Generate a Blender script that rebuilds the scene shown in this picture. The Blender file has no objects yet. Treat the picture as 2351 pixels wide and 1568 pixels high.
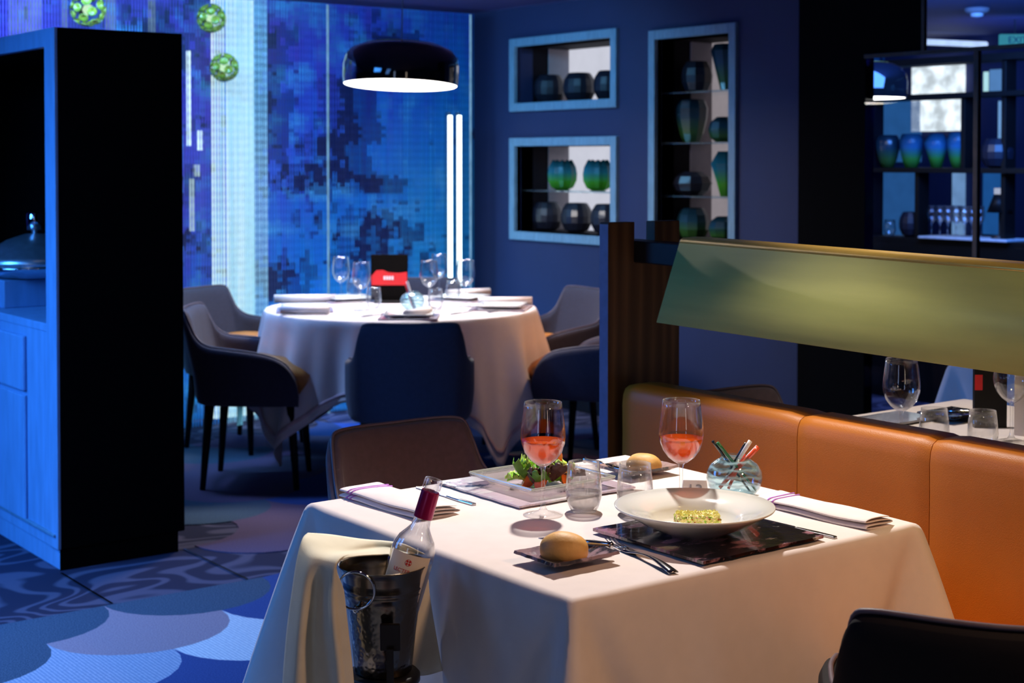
import bpy, bmesh, math, random
from mathutils import Vector, Matrix, noise as mnoise
from math import sin, cos, pi, radians, sqrt, atan2

C = bpy.context.scene.collection
S = bpy.context.scene
rnd = random.Random(7)

# ------------------------------------------------------------------ camera
TH, PITCH, FPX, CX, CY = radians(36.7), radians(1.5), 3500.0, 1175.5, 459.6
CAM = Vector((0, 0, 1.45))
FW = Vector((sin(TH) * cos(PITCH), cos(TH) * cos(PITCH), -sin(PITCH)))
UP = Vector((sin(TH) * sin(PITCH), cos(TH) * sin(PITCH), cos(PITCH)))
RT = Vector((cos(TH), -sin(TH), 0))
cd = bpy.data.cameras.new('camera')
cam = bpy.data.objects.new('camera', cd); C.objects.link(cam)
cd.sensor_width = 36; cd.lens = 36 * FPX / 2351
cd.shift_y = -(784 - CY) / 2351
cd.clip_start = .05; cd.clip_end = 60
cd.dof.use_dof = True; cd.dof.focus_distance = 2.95; cd.dof.aperture_fstop = 6.3
cam.matrix_world = Matrix(((RT.x, UP.x, -FW.x, CAM.x), (RT.y, UP.y, -FW.y, CAM.y), (RT.z, UP.z, -FW.z, CAM.z), (0, 0, 0, 1)))
S.camera = cam

def ray(px, py): return FW + RT * ((px - CX) / FPX) - UP * ((py - CY) / FPX)
def at(px, py, x=None, y=None, z=None):
    r = ray(px, py)
    t = (x - CAM.x) / r.x if x is not None else (y - CAM.y) / r.y if y is not None else (z - CAM.z) / r.z
    return CAM + r * t
def dep(px, py, d): return CAM + ray(px, py) * d

# ------------------------------------------------------------------ world, lights, exposure
S.view_settings.view_transform = 'Standard'; S.view_settings.look = 'None'
S.view_settings.exposure = 0.0; S.view_settings.gamma = 1.0; S.view_settings.use_curve_mapping = False
S.cycles.max_bounces = 10; S.cycles.transparent_max_bounces = 24; S.cycles.sample_clamp_indirect = 4
S.cycles.caustics_reflective = False; S.cycles.caustics_refractive = False
w = bpy.data.worlds.new('world'); S.world = w; w.use_nodes = True
w.node_tree.nodes['Background'].inputs[0].default_value = (.02, .03, .10, 1)
w.node_tree.nodes['Background'].inputs[1].default_value = .10

def area(name, loc, target, size, power, col, size_y=None, spread=180):
    l = bpy.data.lights.new(name, 'AREA'); l.energy = power; l.color = col; l.size = size
    if size_y: l.shape = 'RECTANGLE'; l.size_y = size_y
    l.spread = radians(spread)
    o = bpy.data.objects.new(name, l); C.objects.link(o); o.location = loc
    o.rotation_euler = (Vector(target) - Vector(loc)).to_track_quat('-Z', 'Y').to_euler(); return o
def spot(name, loc, target, power, col, ang, blend=.4, r=.03):
    l = bpy.data.lights.new(name, 'SPOT'); l.energy = power; l.color = col; l.spot_size = radians(ang); l.spot_blend = blend; l.shadow_soft_size = r
    o = bpy.data.objects.new(name, l); C.objects.link(o); o.location = loc
    o.rotation_euler = (Vector(target) - Vector(loc)).to_track_quat('-Z', 'Y').to_euler(); return o

spot('table_spotlight', (2.44, 2.95, 2.33), (1.98, 2.28, .75), 215, (1, .93, .86), 62, .55, .035)
spot('second_table_spotlight', (3.25, 2.60, 2.33), (3.25, 2.35, .75), 80, (1, .90, .80), 60, .6, .035)
spot('bucket_spotlight', (1.05, 2.9, 2.33), (1.29, 2.42, .82), 34, (1, .93, .78), 15, .5, .03)
spot('warm_cloth_fill', (2.1, .2, 2.33), (1.85, 1.9, .5), 115, (1, .58, .33), 54, .9, .12)  # added warm fill for the near side of the cloth, no real fixture
spot('shade_spotlight', (2.3, 1.5, 2.33), (2.75, 1.9, 1.2), 26, (1, .78, .36), 70, .9, .06)
area('round_table_lamp_glow', (3.91, 6.13, 1.79), (3.91, 6.13, 0), .40, 34, (1, .90, .84))
spot('round_table_warm_spot', (5.1, 4.7, 2.33), (4.2, 6.0, .45), 110, (1, .60, .38), 40, .9, .1)
area('blue_aisle_light', (.15, 5.2, 2.25), (1.9, 5.0, .5), 1.0, 105, (.05, .30, 1), 2.6, spread=112)
spot('floor_blue_spot', (.7, 4.5, 2.33), (1.55, 4.35, 0), 150, (.32, .56, 1), 58, .9, .15)
area('blue_left_light', (.0, 3.4, 2.25), (1.7, 3.3, .2), .7, 9, (.14, .38, 1), 1.2)
area('cool_reflection_fill', (-1.2, .9, 1.5), (2, 2.4, .9), .30, 4, (.45, .62, 1), 1.5)  # unseen panel added for cool streak reflections in the glasses
area('warm_reflection_fill', (1.0, -1.2, 1.5), (2, 2.2, .9), .25, 3, (1, .80, .62), 1.2)  # added warm panel behind the camera, gives the glasses something to reflect
area('curtain_wash', (3.4, 6.9, 2.33), (3.8, 7.75, 1.1), 2.8, 78, (.18, .56, 1), .25)
area('curtain_wash_low', (4.3, 7.25, .06), (4.3, 7.75, 1.3), 2.2, 12, (.2, .7, 1), .12)
spot('blue_round_table_fill', (2.75, 6.55, 2.33), (3.6, 6.0, .55), 150, (.22, .40, 1), 60, .9, .15)  # added blue fill on the round table's cloth, without a fixture
area('niche_wall_wash', (4.1, 7.3, .25), (5.56, 7.0, .9), .6, 7, (.05, .25, 1), .6)
area('far_room_blue', (6.6, 4.6, 2.3), (9.4, 6.2, 1.2), 1.4, 130, (.08, .28, 1), 1.0)
area('far_room_ceiling_blue', (8.6, 6.0, 1.9), (8.9, 6.4, 2.37), .6, 3, (.12, .22, 1), .6)

# ------------------------------------------------------------------ material helpers
class NT:
    def __init__(s, name):
        s.m = bpy.data.materials.new(name); s.m.use_nodes = True; s.t = s.m.node_tree
        s.t.nodes.clear(); s.out = s.t.nodes.new('ShaderNodeOutputMaterial')
    def n(s, kind, ins=None, **kw):
        nd = s.t.nodes.new(kind)
        for k, v in kw.items(): setattr(nd, k, v)
        for k, v in (ins or {}).items():
            if isinstance(v, bpy.types.NodeSocket): s.t.links.new(v, nd.inputs[k])
            else: nd.inputs[k].default_value = v
        return nd
    def math(s, op, a, b=0.0, c=0.0): return s.n('ShaderNodeMath', {0: a, 1: b, 2: c}, operation=op).outputs[0]
    def mix(s, f, a, b):
        nd = s.n('ShaderNodeMix', {0: f, 6: a, 7: b}, data_type='RGBA'); return nd.outputs[2]
    def ramp(s, f, stops, interp='LINEAR'):
        nd = s.n('ShaderNodeValToRGB', {0: f}); cr = nd.color_ramp; cr.interpolation = interp
        while len(cr.elements) < len(stops): cr.elements.new(.5)
        for e, (p, c) in zip(cr.elements, stops): e.position = p; e.color = (*c, 1) if len(c) == 3 else c
        return nd.outputs[0]
    def done(s, sh): s.t.links.new(sh, s.out.inputs[0]); return s.m
def c4(c): return (*c, 1)

def mat(name, col, rough=.6, metal=0, var=.12, scale=30, bump=0, bscale=200, spec=.5, sheen=0, coat=0, stretch=None, emis=None, estr=0):
    k = NT(name); co = k.n('ShaderNodeTexCoord').outputs['Object']
    if stretch: co = k.n('ShaderNodeMapping', {0: co, 3: stretch}).outputs[0]
    nz = k.n('ShaderNodeTexNoise', {'Vector': co, 'Scale': scale, 'Detail': 4.0}).outputs[0]
    f = k.n('ShaderNodeMapRange', {0: nz, 1: .3, 2: .7}).outputs[0]
    c = k.mix(f, c4([x * (1 - var) for x in col]), c4([min(1, x * (1 + var)) for x in col]))
    p = k.n('ShaderNodeBsdfPrincipled', {'Base Color': c, 'Roughness': rough, 'Metallic': metal})
    p.inputs['Specular IOR Level'].default_value = spec
    if sheen: p.inputs['Sheen Weight'].default_value = sheen
    if coat: p.inputs['Coat Weight'].default_value = coat
    if bump:
        nb = k.n('ShaderNodeTexNoise', {'Vector': co, 'Scale': bscale, 'Detail': 3.0}).outputs[0]
        b = k.n('ShaderNodeBump', {'Strength': bump, 'Distance': .002, 'Height': nb}); k.t.links.new(b.outputs[0], p.inputs['Normal'])
    if emis:
        p.inputs['Emission Color'].default_value = c4(emis); p.inputs['Emission Strength'].default_value = estr
    return k.done(p.outputs[0])

def thin_glass(name, tint=(1, 1, 1), edge=.55, rough=0.0, body=0.0, bodycol=(1, 1, 1), base=.045, refr=.85):
    k = NT(name)
    nz = k.n('ShaderNodeTexNoise', {'Scale': 6.0}).outputs[0]
    tr = k.n('ShaderNodeBsdfTransparent', {0: k.mix(nz, c4([x * .97 for x in tint]), c4(tint))}).outputs[0]
    gl = k.n('ShaderNodeBsdfGlossy', {'Roughness': rough, 'Color': (1, 1, 1, 1)}).outputs[0]
    lw = k.n('ShaderNodeLayerWeight', {0: .5}).outputs['Facing']
    f = k.math('POWER', lw, 3.0); f = k.math('MULTIPLY_ADD', f, edge, base)
    if not body:
        ef = k.math('MULTIPLY', k.math('POWER', lw, 1.8), refr)
        rg = k.n('ShaderNodeBsdfGlass', {'IOR': 1.5, 'Roughness': rough, 'Color': c4(tint)}).outputs[0]
        tr = k.n('ShaderNodeMixShader', {0: ef, 1: tr, 2: rg}).outputs[0]
    if body:
        df = k.n('ShaderNodeBsdfDiffuse', {0: c4(bodycol)}).outputs[0]; tl = k.n('ShaderNodeBsdfTranslucent', {0: c4(bodycol)}).outputs[0]
        bd = k.n('ShaderNodeMixShader', {0: .5, 1: df, 2: tl}).outputs[0]
        tr = k.n('ShaderNodeMixShader', {0: body, 1: tr, 2: bd}).outputs[0]
    return k.done(k.n('ShaderNodeMixShader', {0: f, 1: tr, 2: gl}).outputs[0])

def emit(name, col, strength, noise=0):
    k = NT(name)
    nz = k.n('ShaderNodeTexNoise', {'Scale': 9.0, 'Detail': 4.0, 'Vector': k.n('ShaderNodeTexCoord').outputs['Object']}).outputs[0]
    f = k.n('ShaderNodeMapRange', {0: nz, 1: .35, 2: .65}).outputs[0]
    c = k.mix(f, c4([x * (1 - noise) for x in col]), c4(col))
    return k.done(k.n('ShaderNodeEmission', {0: c, 1: strength}).outputs[0])

def painted_glass(name, base, patches, rough=.12, seed=0):
    """dark or clear plate with brushed painterly patches; patches = [(colour, scale, threshold)]"""
    k = NT(name); co = k.n('ShaderNodeTexCoord').outputs['Object']; c = c4(base)
    for i, (pc, sc, th) in enumerate(patches):
        mp = k.n('ShaderNodeMapping', {0: co, 1: (seed + i * 3.7, i * 1.3, 0), 2: (0, 0, .4 * i), 3: (1, 2.2, 1)}).outputs[0]
        nz = k.n('ShaderNodeTexNoise', {'Vector': mp, 'Scale': float(sc), 'Detail': 8.0, 'Roughness': .65}).outputs[0]
        f = k.n('ShaderNodeMapRange', {0: nz, 1: th, 2: th + .06}).outputs[0]
        c = k.mix(f, c, c4(pc))
    p = k.n('ShaderNodeBsdfPrincipled', {'Base Color': c, 'Roughness': rough}); p.inputs['Coat Weight'].default_value = .5
    nb = k.n('ShaderNodeTexNoise', {'Vector': co, 'Scale': 60.0, 'Detail': 5.0}).outputs[0]
    b = k.n('ShaderNodeBump', {'Strength': .35, 'Distance': .002, 'Height': nb}); k.t.links.new(b.outputs[0], p.inputs['Normal'])
    return k.done(p.outputs[0])

M = {}
M['black'] = mat('black_lacquer', (.006, .005, .005), .45, spec=.2)
M['cab_black'] = mat('black_laminate', (.0035, .003, .003), .8, spec=.03)
M['gloss_black'] = mat('gloss_black_enamel', (.004, .004, .005), .06, coat=1)
M['leg'] = mat('black_stained_wood', (.006, .005, .006), .55, spec=.2)
M['navy_wall'] = mat('navy_wall_paint', (.015, .022, .080), .75, var=.05, scale=4, bump=.08)
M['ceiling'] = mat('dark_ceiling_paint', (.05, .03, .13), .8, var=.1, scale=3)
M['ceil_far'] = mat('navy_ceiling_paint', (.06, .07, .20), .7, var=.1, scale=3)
M['frame_wood'] = mat('pale_grey_washed_wood', (.17, .28, .37), .55, var=.15, scale=12, stretch=(1, 8, 1), bump=.2)
M['cab_wood'] = mat('grey_washed_veneer', (.20, .34, .55), .5, var=.12, scale=5, stretch=(6, 6, 1), bump=.1)
M['chair'] = mat('mauve_grey_upholstery', (.085, .058, .070), .75, var=.1, scale=60, bump=.25, bscale=900, sheen=.25, spec=.25)
M['chair_navy'] = mat('navy_grey_upholstery', (.034, .031, .055), .75, var=.1, scale=60, bump=.25, bscale=900, sheen=.2, spec=.25)
M['chair_black'] = mat('near_black_upholstery', (.007, .006, .008), .7, var=.1, scale=60, bump=.2, bscale=900, spec=.15)
M['piping'] = mat('mauve_piping', (.10, .075, .10), .5)
M['orange'] = mat('cognac_leather', (.46, .135, .008), .42, var=.06, scale=5, bump=.25, bscale=500, spec=.35)
M['seat'] = mat('orange_seat_leather', (.55, .19, .03), .45, var=.06, scale=5, bump=.2, bscale=400)
M['cloth'] = mat('blush_white_linen', (.74, .655, .625), .8, var=.025, scale=25, bump=.12, bscale=1200, sheen=.15, spec=.15)
M['napkin'] = mat('ivory_blush_cotton', (.80, .71, .69), .8, var=.03, scale=40, bump=.2, bscale=1300, spec=.15)
M['stripe'] = mat('lilac_woven_stripe', (.45, .17, .60), .8)
M['cream'] = mat('cream_service_cloth', (.70, .66, .54), .85, var=.04, scale=25, bump=.25, bscale=1100, spec=.1)
M['hem'] = mat('rose_hem_band', (.62, .45, .46), .8)
M['glass'] = thin_glass('clear_glass')
M['shelf_glass'] = thin_glass('shelf_glass', (.85, .95, 1), .8)
M['pane'] = thin_glass('partition_glass', (.96, .98, 1), .15, base=.006, refr=0.0)
M['steel'] = mat('polished_steel', (.62, .61, .60), .14, 1, var=.04)
M['chrome'] = mat('chrome', (.8, .82, .85), .05, 1, var=.02)
M['cutlery'] = mat('cutlery_steel', (.50, .49, .50), .16, 1, var=.05)
M['white_china'] = mat('white_porcelain', (.80, .79, .74), .14, var=.01, coat=.6)
M['white_plastic'] = mat('white_acrylic', (.80, .82, .86), .35, var=.02)
M['grey_ink'] = mat('grey_ink', (.28, .30, .36), .6)
M['red_ink'] = mat('red_ink', (.70, .03, .02), .6)
M['magenta_ink'] = mat('magenta_ink', (.55, .02, .12), .6)
M['label'] = mat('bottle_label_paper', (.62, .56, .50), .7, var=.02)
M['capsule'] = mat('magenta_foil', (.36, .005, .09), .28, .35, var=.1)
M['bread'] = mat('bread_crust', (.66, .36, .10), .55, var=.22, scale=18, bump=.3, bscale=120)
M['black_metal'] = mat('black_steel', (.015, .013, .013), .4, .6)
M['bronze'] = mat('bronze_metal', (.10, .075, .06), .4, .8)
M['brass'] = mat('satin_brass_shade', (.42, .40, .11), .52, .30, var=.08, scale=3, stretch=(1, 1, 10), spec=.3)
M['gold_edge'] = mat('gold_edge', (.80, .50, .10), .35, .6, var=.05)
M['tube'] = emit('led_tube', (.72, .95, 1), 5.0)
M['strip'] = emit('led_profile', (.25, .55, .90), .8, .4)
M['lamp_disc'] = emit('lamp_diffuser', (1, .98, .95), 6)
M['cyan_panel'] = None
M['beige'] = mat('grey_beige_panel', (.30, .27, .30), .8, var=.05)
M['niche_black'] = mat('niche_black', (.008, .006, .010), .7, spec=.1)
M['back_panel'] = emit('niche_backlight', (.80, .82, .95), .75, .06)
M['back_panel_dim'] = emit('niche_backlight_dim', (.62, .55, .60), .42, .15)
M['red'] = mat('red_card', (.55, .01, .015), .5)
M['paper'] = mat('menu_paper', (.72, .60, .50), .7, var=.03)
M['wood_dark'] = None

# walnut
k = NT('dark_walnut'); co = k.n('ShaderNodeTexCoord').outputs['Object']
mp = k.n('ShaderNodeMapping', {0: co, 3: (5, 5, .5)}).outputs[0]
nz = k.n('ShaderNodeTexNoise', {'Vector': mp, 'Scale': 3.0, 'Detail': 6.0, 'Distortion': 1.6}).outputs[0]
wv = k.n('ShaderNodeTexWave', {'Vector': mp, 'Scale': 1.4, 'Distortion': 6.0, 'Detail': 3.0}).outputs[1]
c = k.ramp(k.math('MULTIPLY_ADD', wv, .4, k.math('MULTIPLY', nz, .6)), [(.2, (.045, .024, .013)), (.55, (.075, .042, .022)), (.85, (.13, .076, .040))])
p = k.n('ShaderNodeBsdfPrincipled', {'Base Color': c, 'Roughness': .5}); p.inputs['Specular IOR Level'].default_value = .25
M['wood_dark'] = k.done(p.outputs[0])

# vase glass: blue top to green bottom
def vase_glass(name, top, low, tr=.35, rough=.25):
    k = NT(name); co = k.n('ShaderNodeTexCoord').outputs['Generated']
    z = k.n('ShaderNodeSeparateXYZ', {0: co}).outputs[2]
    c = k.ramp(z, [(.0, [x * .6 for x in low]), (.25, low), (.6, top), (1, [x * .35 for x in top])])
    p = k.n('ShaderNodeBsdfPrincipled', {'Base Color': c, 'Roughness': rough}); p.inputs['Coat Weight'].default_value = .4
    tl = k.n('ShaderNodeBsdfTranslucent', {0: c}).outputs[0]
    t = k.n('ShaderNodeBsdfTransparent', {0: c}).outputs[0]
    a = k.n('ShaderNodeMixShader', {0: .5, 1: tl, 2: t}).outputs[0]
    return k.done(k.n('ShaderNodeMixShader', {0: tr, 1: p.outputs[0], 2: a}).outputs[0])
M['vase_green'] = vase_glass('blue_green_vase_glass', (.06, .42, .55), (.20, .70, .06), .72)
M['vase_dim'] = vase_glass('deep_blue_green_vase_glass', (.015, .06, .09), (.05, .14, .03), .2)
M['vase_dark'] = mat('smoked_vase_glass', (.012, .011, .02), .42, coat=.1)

# wine / water
def liquid(name, colr, dens, edgecol):
    k = NT(name)
    lw = k.n('ShaderNodeLayerWeight', {0: .35}).outputs['Facing']
    nz = k.n('ShaderNodeTexNoise', {'Scale': 25.0}).outputs[0]
    c = k.mix(lw, c4(colr), c4(edgecol)); c = k.mix(k.math('MULTIPLY', nz, .2), c, c4(edgecol))
    tr = k.n('ShaderNodeBsdfTransparent', {0: k.mix(.18, c, (1, .95, .9, 1))}).outputs[0]
    tl = k.n('ShaderNodeBsdfTranslucent', {0: c}).outputs[0]; df = k.n('ShaderNodeBsdfDiffuse', {0: c}).outputs[0]
    b = k.n('ShaderNodeMixShader', {0: .45, 1: tl, 2: df}).outputs[0]
    a = k.n('ShaderNodeMixShader', {0: dens, 1: tr, 2: b}).outputs[0]
    gl = k.n('ShaderNodeBsdfGlossy', {'Roughness': .02}).outputs[0]
    f = k.math('MULTIPLY_ADD', k.math('POWER', lw, 4.0), .35, .03)
    return k.done(k.n('ShaderNodeMixShader', {0: f, 1: a, 2: gl}).outputs[0])
M['wine'] = liquid('rose_wine', (1.0, .27, .015), .62, (.95, .13, .01))
M['water'] = liquid('still_water', (.80, .77, .76), .30, (.62, .60, .60))

# printed chain curtain and wall
def print_mat(name, gain):
    k = NT(name); pos = k.n('ShaderNodeNewGeometry').outputs['Position']
    sn = k.n('ShaderNodeVectorMath', {0: pos, 1: (.030, 10, .022)}, operation='SNAP').outputs[0]
    xyz = k.n('ShaderNodeSeparateXYZ', {0: sn}); X, Z = xyz.outputs[0], xyz.outputs[2]
    n1 = k.n('ShaderNodeTexNoise', {'Vector': sn, 'Scale': 1.7, 'Detail': 7.0, 'Roughness': .72}).outputs[0]
    n2 = k.n('ShaderNodeTexNoise', {'Vector': k.n('ShaderNodeMapping', {0: sn, 1: (5, 0, 2), 3: (9, 1, .8)}).outputs[0], 'Scale': 1.6, 'Detail': 4.0}).outputs[0]
    n3 = k.n('ShaderNodeTexNoise', {'Vector': k.n('ShaderNodeMapping', {0: sn, 1: (9, 3, 7)}).outputs[0], 'Scale': 5.0, 'Detail': 5.0}).outputs[0]
    # purple towards upper left, cyan towards lower right
    g = k.math('ADD', k.math('MULTIPLY', k.math('SUBTRACT', X, 4.0), .36), k.math('MULTIPLY', k.math('SUBTRACT', 2.1, Z), .36))
    g = k.math('ADD', g, k.math('MULTIPLY', k.math('SUBTRACT', n2, .5), .9))
    col = k.ramp(g, [(.0, (.10, .05, .44)), (.25, (.05, .10, .60)), (.5, (.015, .20, .66)), (.85, (.03, .36, .72))])
    col = k.mix(k.n('ShaderNodeMapRange', {0: n3, 1: .52, 2: .66}).outputs[0], col, c4((.10, .42, .75)))
    # dark map-like patches
    n4 = k.n('ShaderNodeTexNoise', {'Vector': k.n('ShaderNodeMapping', {0: sn, 1: (2, 8, 4), 3: (1, 1, .7)}).outputs[0], 'Scale': 11.0, 'Detail': 3.0}).outputs[0]
    acc = k.math('ADD', n1, k.math('MULTIPLY', k.math('SUBTRACT', n4, .5), .55))
    for (px, py, rx, rz, wgt) in ((612, 120, .12, .22, .20), (615, 245, .17, .20, .26), (822, 250, .13, .17, .28), (795, 345, .24, .14, .26), (605, 345, .14, .13, .24), (870, 425, .25, .07, .22), (850, 560, .09, .5, .16), (640, 640, .25, .22, .12), (700, 420, .3, .06, .14), (760, 560, .5, .3, .07), (440, 350, .2, 1.4, .10), (900, 90, .2, .2, .12)):
        q = at(px, py, y=7.6)
        dx = k.math('POWER', k.math('DIVIDE', k.math('SUBTRACT', X, q.x), rx), 2.0)
        dz = k.math('POWER', k.math('DIVIDE', k.math('SUBTRACT', Z, q.z), rz), 2.0)
        e = k.math('EXPONENT', k.math('MULTIPLY', k.math('ADD', dx, dz), -1.0))
        acc = k.math('ADD', acc, k.math('MULTIPLY', e, wgt))
    f = k.n('ShaderNodeMapRange', {0: acc, 1: .625, 2: .64}).outputs[0]
    col = k.mix(f, col, c4((.012, .016, .10)))
    col = k.n('ShaderNodeVectorMath', {0: col, 1: (gain, gain, gain)}, operation='MULTIPLY').outputs[0]
    p = k.n('ShaderNodeBsdfPrincipled', {'Base Color': col, 'Roughness': .45})
    return k.done(p.outputs[0])
M['print'] = print_mat('printed_chain', 1.0)
M['print_wall'] = print_mat('printed_wallpaper', .55)
M['white_chain'] = mat('pale_aluminium_chain', (.55, .75, .85), .4, .2)
k = NT('luminous_fabric_panel'); co = k.n('ShaderNodeTexCoord').outputs['Object']
mp = k.n('ShaderNodeMapping', {0: co, 3: (60, 1, .5)}).outputs[0]
nz = k.n('ShaderNodeTexNoise', {'Vector': mp, 'Scale': 1.0, 'Detail': 2.0}).outputs[0]
c = k.ramp(nz, [(.3, (.34, .72, .85)), (.7, (.80, 1.0, 1.0))])
M['cyan_panel'] = k.done(k.n('ShaderNodeEmission', {0: c, 1: 1.1}).outputs[0])

# dark carpet with wood-ring motif
k = NT('ring_pattern_carpet'); pos = k.n('ShaderNodeNewGeometry').outputs['Position']
mp = k.n('ShaderNodeMapping', {0: pos, 3: (1.1, 2.0, 1)}).outputs[0]
nz = k.n('ShaderNodeTexNoise', {'Vector': mp, 'Scale': 1.5, 'Detail': 1.0, 'Distortion': .4}).outputs[0]
rg = k.math('SINE', k.math('MULTIPLY', nz, 62.0))
c = k.ramp(rg, [(.1, (.03, .028, .055)), (.5, (.075, .068, .11)), (.8, (.12, .105, .16))])
fz = k.n('ShaderNodeTexNoise', {'Vector': pos, 'Scale': 300.0}).outputs[0]
c = k.mix(k.math('MULTIPLY', fz, .4), c, c4((.03, .03, .06)))
p = k.n('ShaderNodeBsdfPrincipled', {'Base Color': c, 'Roughness': .9}); p.inputs['Specular IOR Level'].default_value = .1
M['ring'] = k.done(p.outputs[0])
def carpet(name, a, b, wave=0):
    k = NT(name); pos = k.n('ShaderNodeNewGeometry').outputs['Position']
    if wave: f = k.n('ShaderNodeTexVoronoi', {'Vector': k.n('ShaderNodeMapping', {0: pos, 3: (90, 90, 1)}).outputs[0], 'Scale': 1.0, 'Randomness': .15}).outputs[0]; f = k.n('ShaderNodeMapRange', {0: f, 1: .3, 2: .6}).outputs[0]
    else: f = k.n('ShaderNodeTexNoise', {'Vector': pos, 'Scale': 240.0, 'Detail': 2.0}).outputs[0]; f = k.n('ShaderNodeMapRange', {0: f, 1: .35, 2: .65}).outputs[0]
    p = k.n('ShaderNodeBsdfPrincipled', {'Base Color': k.mix(f, c4(a), c4(b)), 'Roughness': .95}); p.inputs['Specular IOR Level'].default_value = .05
    return k.done(p.outputs[0])
CP = [carpet('teal_carpet', (.03, .06, .10), (.10, .14, .20)), carpet('mauve_carpet', (.26, .19, .24), (.42, .32, .36)),
      carpet('pale_carpet', (.45, .50, .58), (.85, .85, .85), 1), carpet('royal_blue_carpet', (.03, .06, .20), (.06, .10, .27)),
      carpet('light_blue_carpet', (.22, .30, .44), (.50, .52, .62), 1), carpet('plum_carpet', (.10, .07, .12), (.16, .11, .18))]

# ------------------------------------------------------------------ mesh helpers
class MB:
    def __init__(s): s.v = []; s.f = []; s.mi = []; s.cur = 0
    def add(s, vs, fs):
        o = len(s.v); s.v += [tuple(v) for v in vs]; s.f += [tuple(i + o for i in f) for f in fs]; s.mi += [s.cur] * len(fs); return s
    def box(s, x0, x1, y0, y1, z0, z1):
        return s.add([(x0, y0, z0), (x1, y0, z0), (x1, y1, z0), (x0, y1, z0), (x0, y0, z1), (x1, y0, z1), (x1, y1, z1), (x0, y1, z1)],
                     [(0, 3, 2, 1), (4, 5, 6, 7), (0, 1, 5, 4), (1, 2, 6, 5), (2, 3, 7, 6), (3, 0, 4, 7)])
    def lathe(s, prof, n=48, cx=0, cy=0, cz=0, squash=1.0, a0=0.0):
        vs = []; fs = []
        for r, z in prof:
            for i in range(n):
                a = 2 * pi * i / n + a0; vs.append((cx + r * cos(a), cy + r * sin(a) * squash, cz + z))
        for j in range(len(prof) - 1):
            for i in range(n):
                a, b = j * n + i, j * n + (i + 1) % n; fs.append((a, b, b + n, a + n))
        if prof[0][0] > 1e-6 and prof[-1] != prof[0]: fs.append(tuple(reversed(range(n))))
        if prof[-1][0] > 1e-6 and prof[-1] != prof[0]: fs.append(tuple((len(prof) - 1) * n + i for i in range(n)))
        return s.add(vs, fs)
    def tube(s, pts, rad, n=10, cap=True):
        pts = [Vector(p) for p in pts]; rad = rad if isinstance(rad, (list, tuple)) else [rad] * len(pts)
        vs = []; fs = []; u = None
        for i, p in enumerate(pts):
            t = (pts[min(i + 1, len(pts) - 1)] - pts[max(i - 1, 0)]).normalized()
            if u is None: u = t.orthogonal().normalized()
            u = (u - t * u.dot(t)).normalized(); w_ = t.cross(u)
            for j in range(n):
                a = 2 * pi * j / n; vs.append(p + (u * cos(a) + w_ * sin(a)) * rad[i])
        for i in range(len(pts) - 1):
            for j in range(n):
                a, b = i * n + j, i * n + (j + 1) % n; fs.append((a, b, b + n, a + n))
        if cap: fs.append(tuple(reversed(range(n)))); fs.append(tuple((len(pts) - 1) * n + j for j in range(n)))
        return s.add(vs, fs)
    def grid(s, rows, closed=False):
        nc = len(rows[0]); vs = [v for r in rows for v in r]; fs = []
        for i in range(len(rows) - 1):
            for j in range(nc if closed else nc - 1):
                a = i * nc + j; b = i * nc + (j + 1) % nc; fs.append((a, b, b + nc, a + nc))
        return s.add(vs, fs)
    def prism(s, poly, z0, z1):
        n = len(poly); vs = [(x, y, z0) for x, y in poly] + [(x, y, z1) for x, y in poly]
        return s.add(vs, [tuple(reversed(range(n))), tuple(range(n, 2 * n))] + [(i, (i + 1) % n, (i + 1) % n + n, i + n) for i in range(n)])
    def xf(s, m): s.v = [tuple(m @ Vector(v)) for v in s.v]; return s
    def build(s, name, m, parent=None, smooth=False, bevel=0, solid=0, sub=0, loc=None, rot=None, bseg=2, off=0):
        me = bpy.data.meshes.new(name); me.from_pydata(s.v, [], s.f)
        for mm in (m if isinstance(m, (list, tuple)) else [m]): me.materials.append(mm)
        if isinstance(m, (list, tuple)): me.polygons.foreach_set('material_index', s.mi)
        me.update()
        if not solid:
            bm = bmesh.new(); bm.from_mesh(me); bmesh.ops.recalc_face_normals(bm, faces=bm.faces); bm.to_mesh(me); bm.free()
        if smooth: me.polygons.foreach_set('use_smooth', [True] * len(me.polygons))
        o = bpy.data.objects.new(name, me); C.objects.link(o)
        if parent: o.parent = parent
        if loc is not None: o.location = loc
        if rot is not None: o.rotation_euler = rot
        if solid: md = o.modifiers.new('solid', 'SOLIDIFY'); md.thickness = solid; md.offset = off
        if bevel: md = o.modifiers.new('bevel', 'BEVEL'); md.width = bevel; md.segments = bseg; md.limit_method = 'ANGLE'
        if sub: md = o.modifiers.new('sub', 'SUBSURF'); md.levels = sub; md.render_levels = sub
        return o
def tag(o, label=None, cat=None, group=None, kind=None):
    for kk, v in (('label', label), ('category', cat), ('group', group), ('kind', kind)):
        if v: o[kk] = v
    return o
def thing(name, label, cat, loc=(0, 0, 0), rz=0, group=None):
    o = bpy.data.objects.new(name, None); C.objects.link(o); o.empty_display_size = .05
    o.location = loc; o.rotation_euler = (0, 0, rz); return tag(o, label, cat, group)
def dup(root, loc=None, rz=None, label=None, parent=None):
    c = root.copy(); C.objects.link(c)
    if parent: c.parent = parent
    for ch in list(root.children): dup(ch, parent=c)
    if loc is not None: c.location = loc
    if rz is not None: c.rotation_euler = (0, 0, rz)
    if label: c['label'] = label
    return c
def struct(o): o['kind'] = 'structure'; return o
def bx(name, m, b, parent=None, bevel=.003, **kw): return MB().box(*b).build(name, m, parent, bevel=bevel, **kw)
def lerp(a, b, t): return a + (b - a) * t
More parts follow.
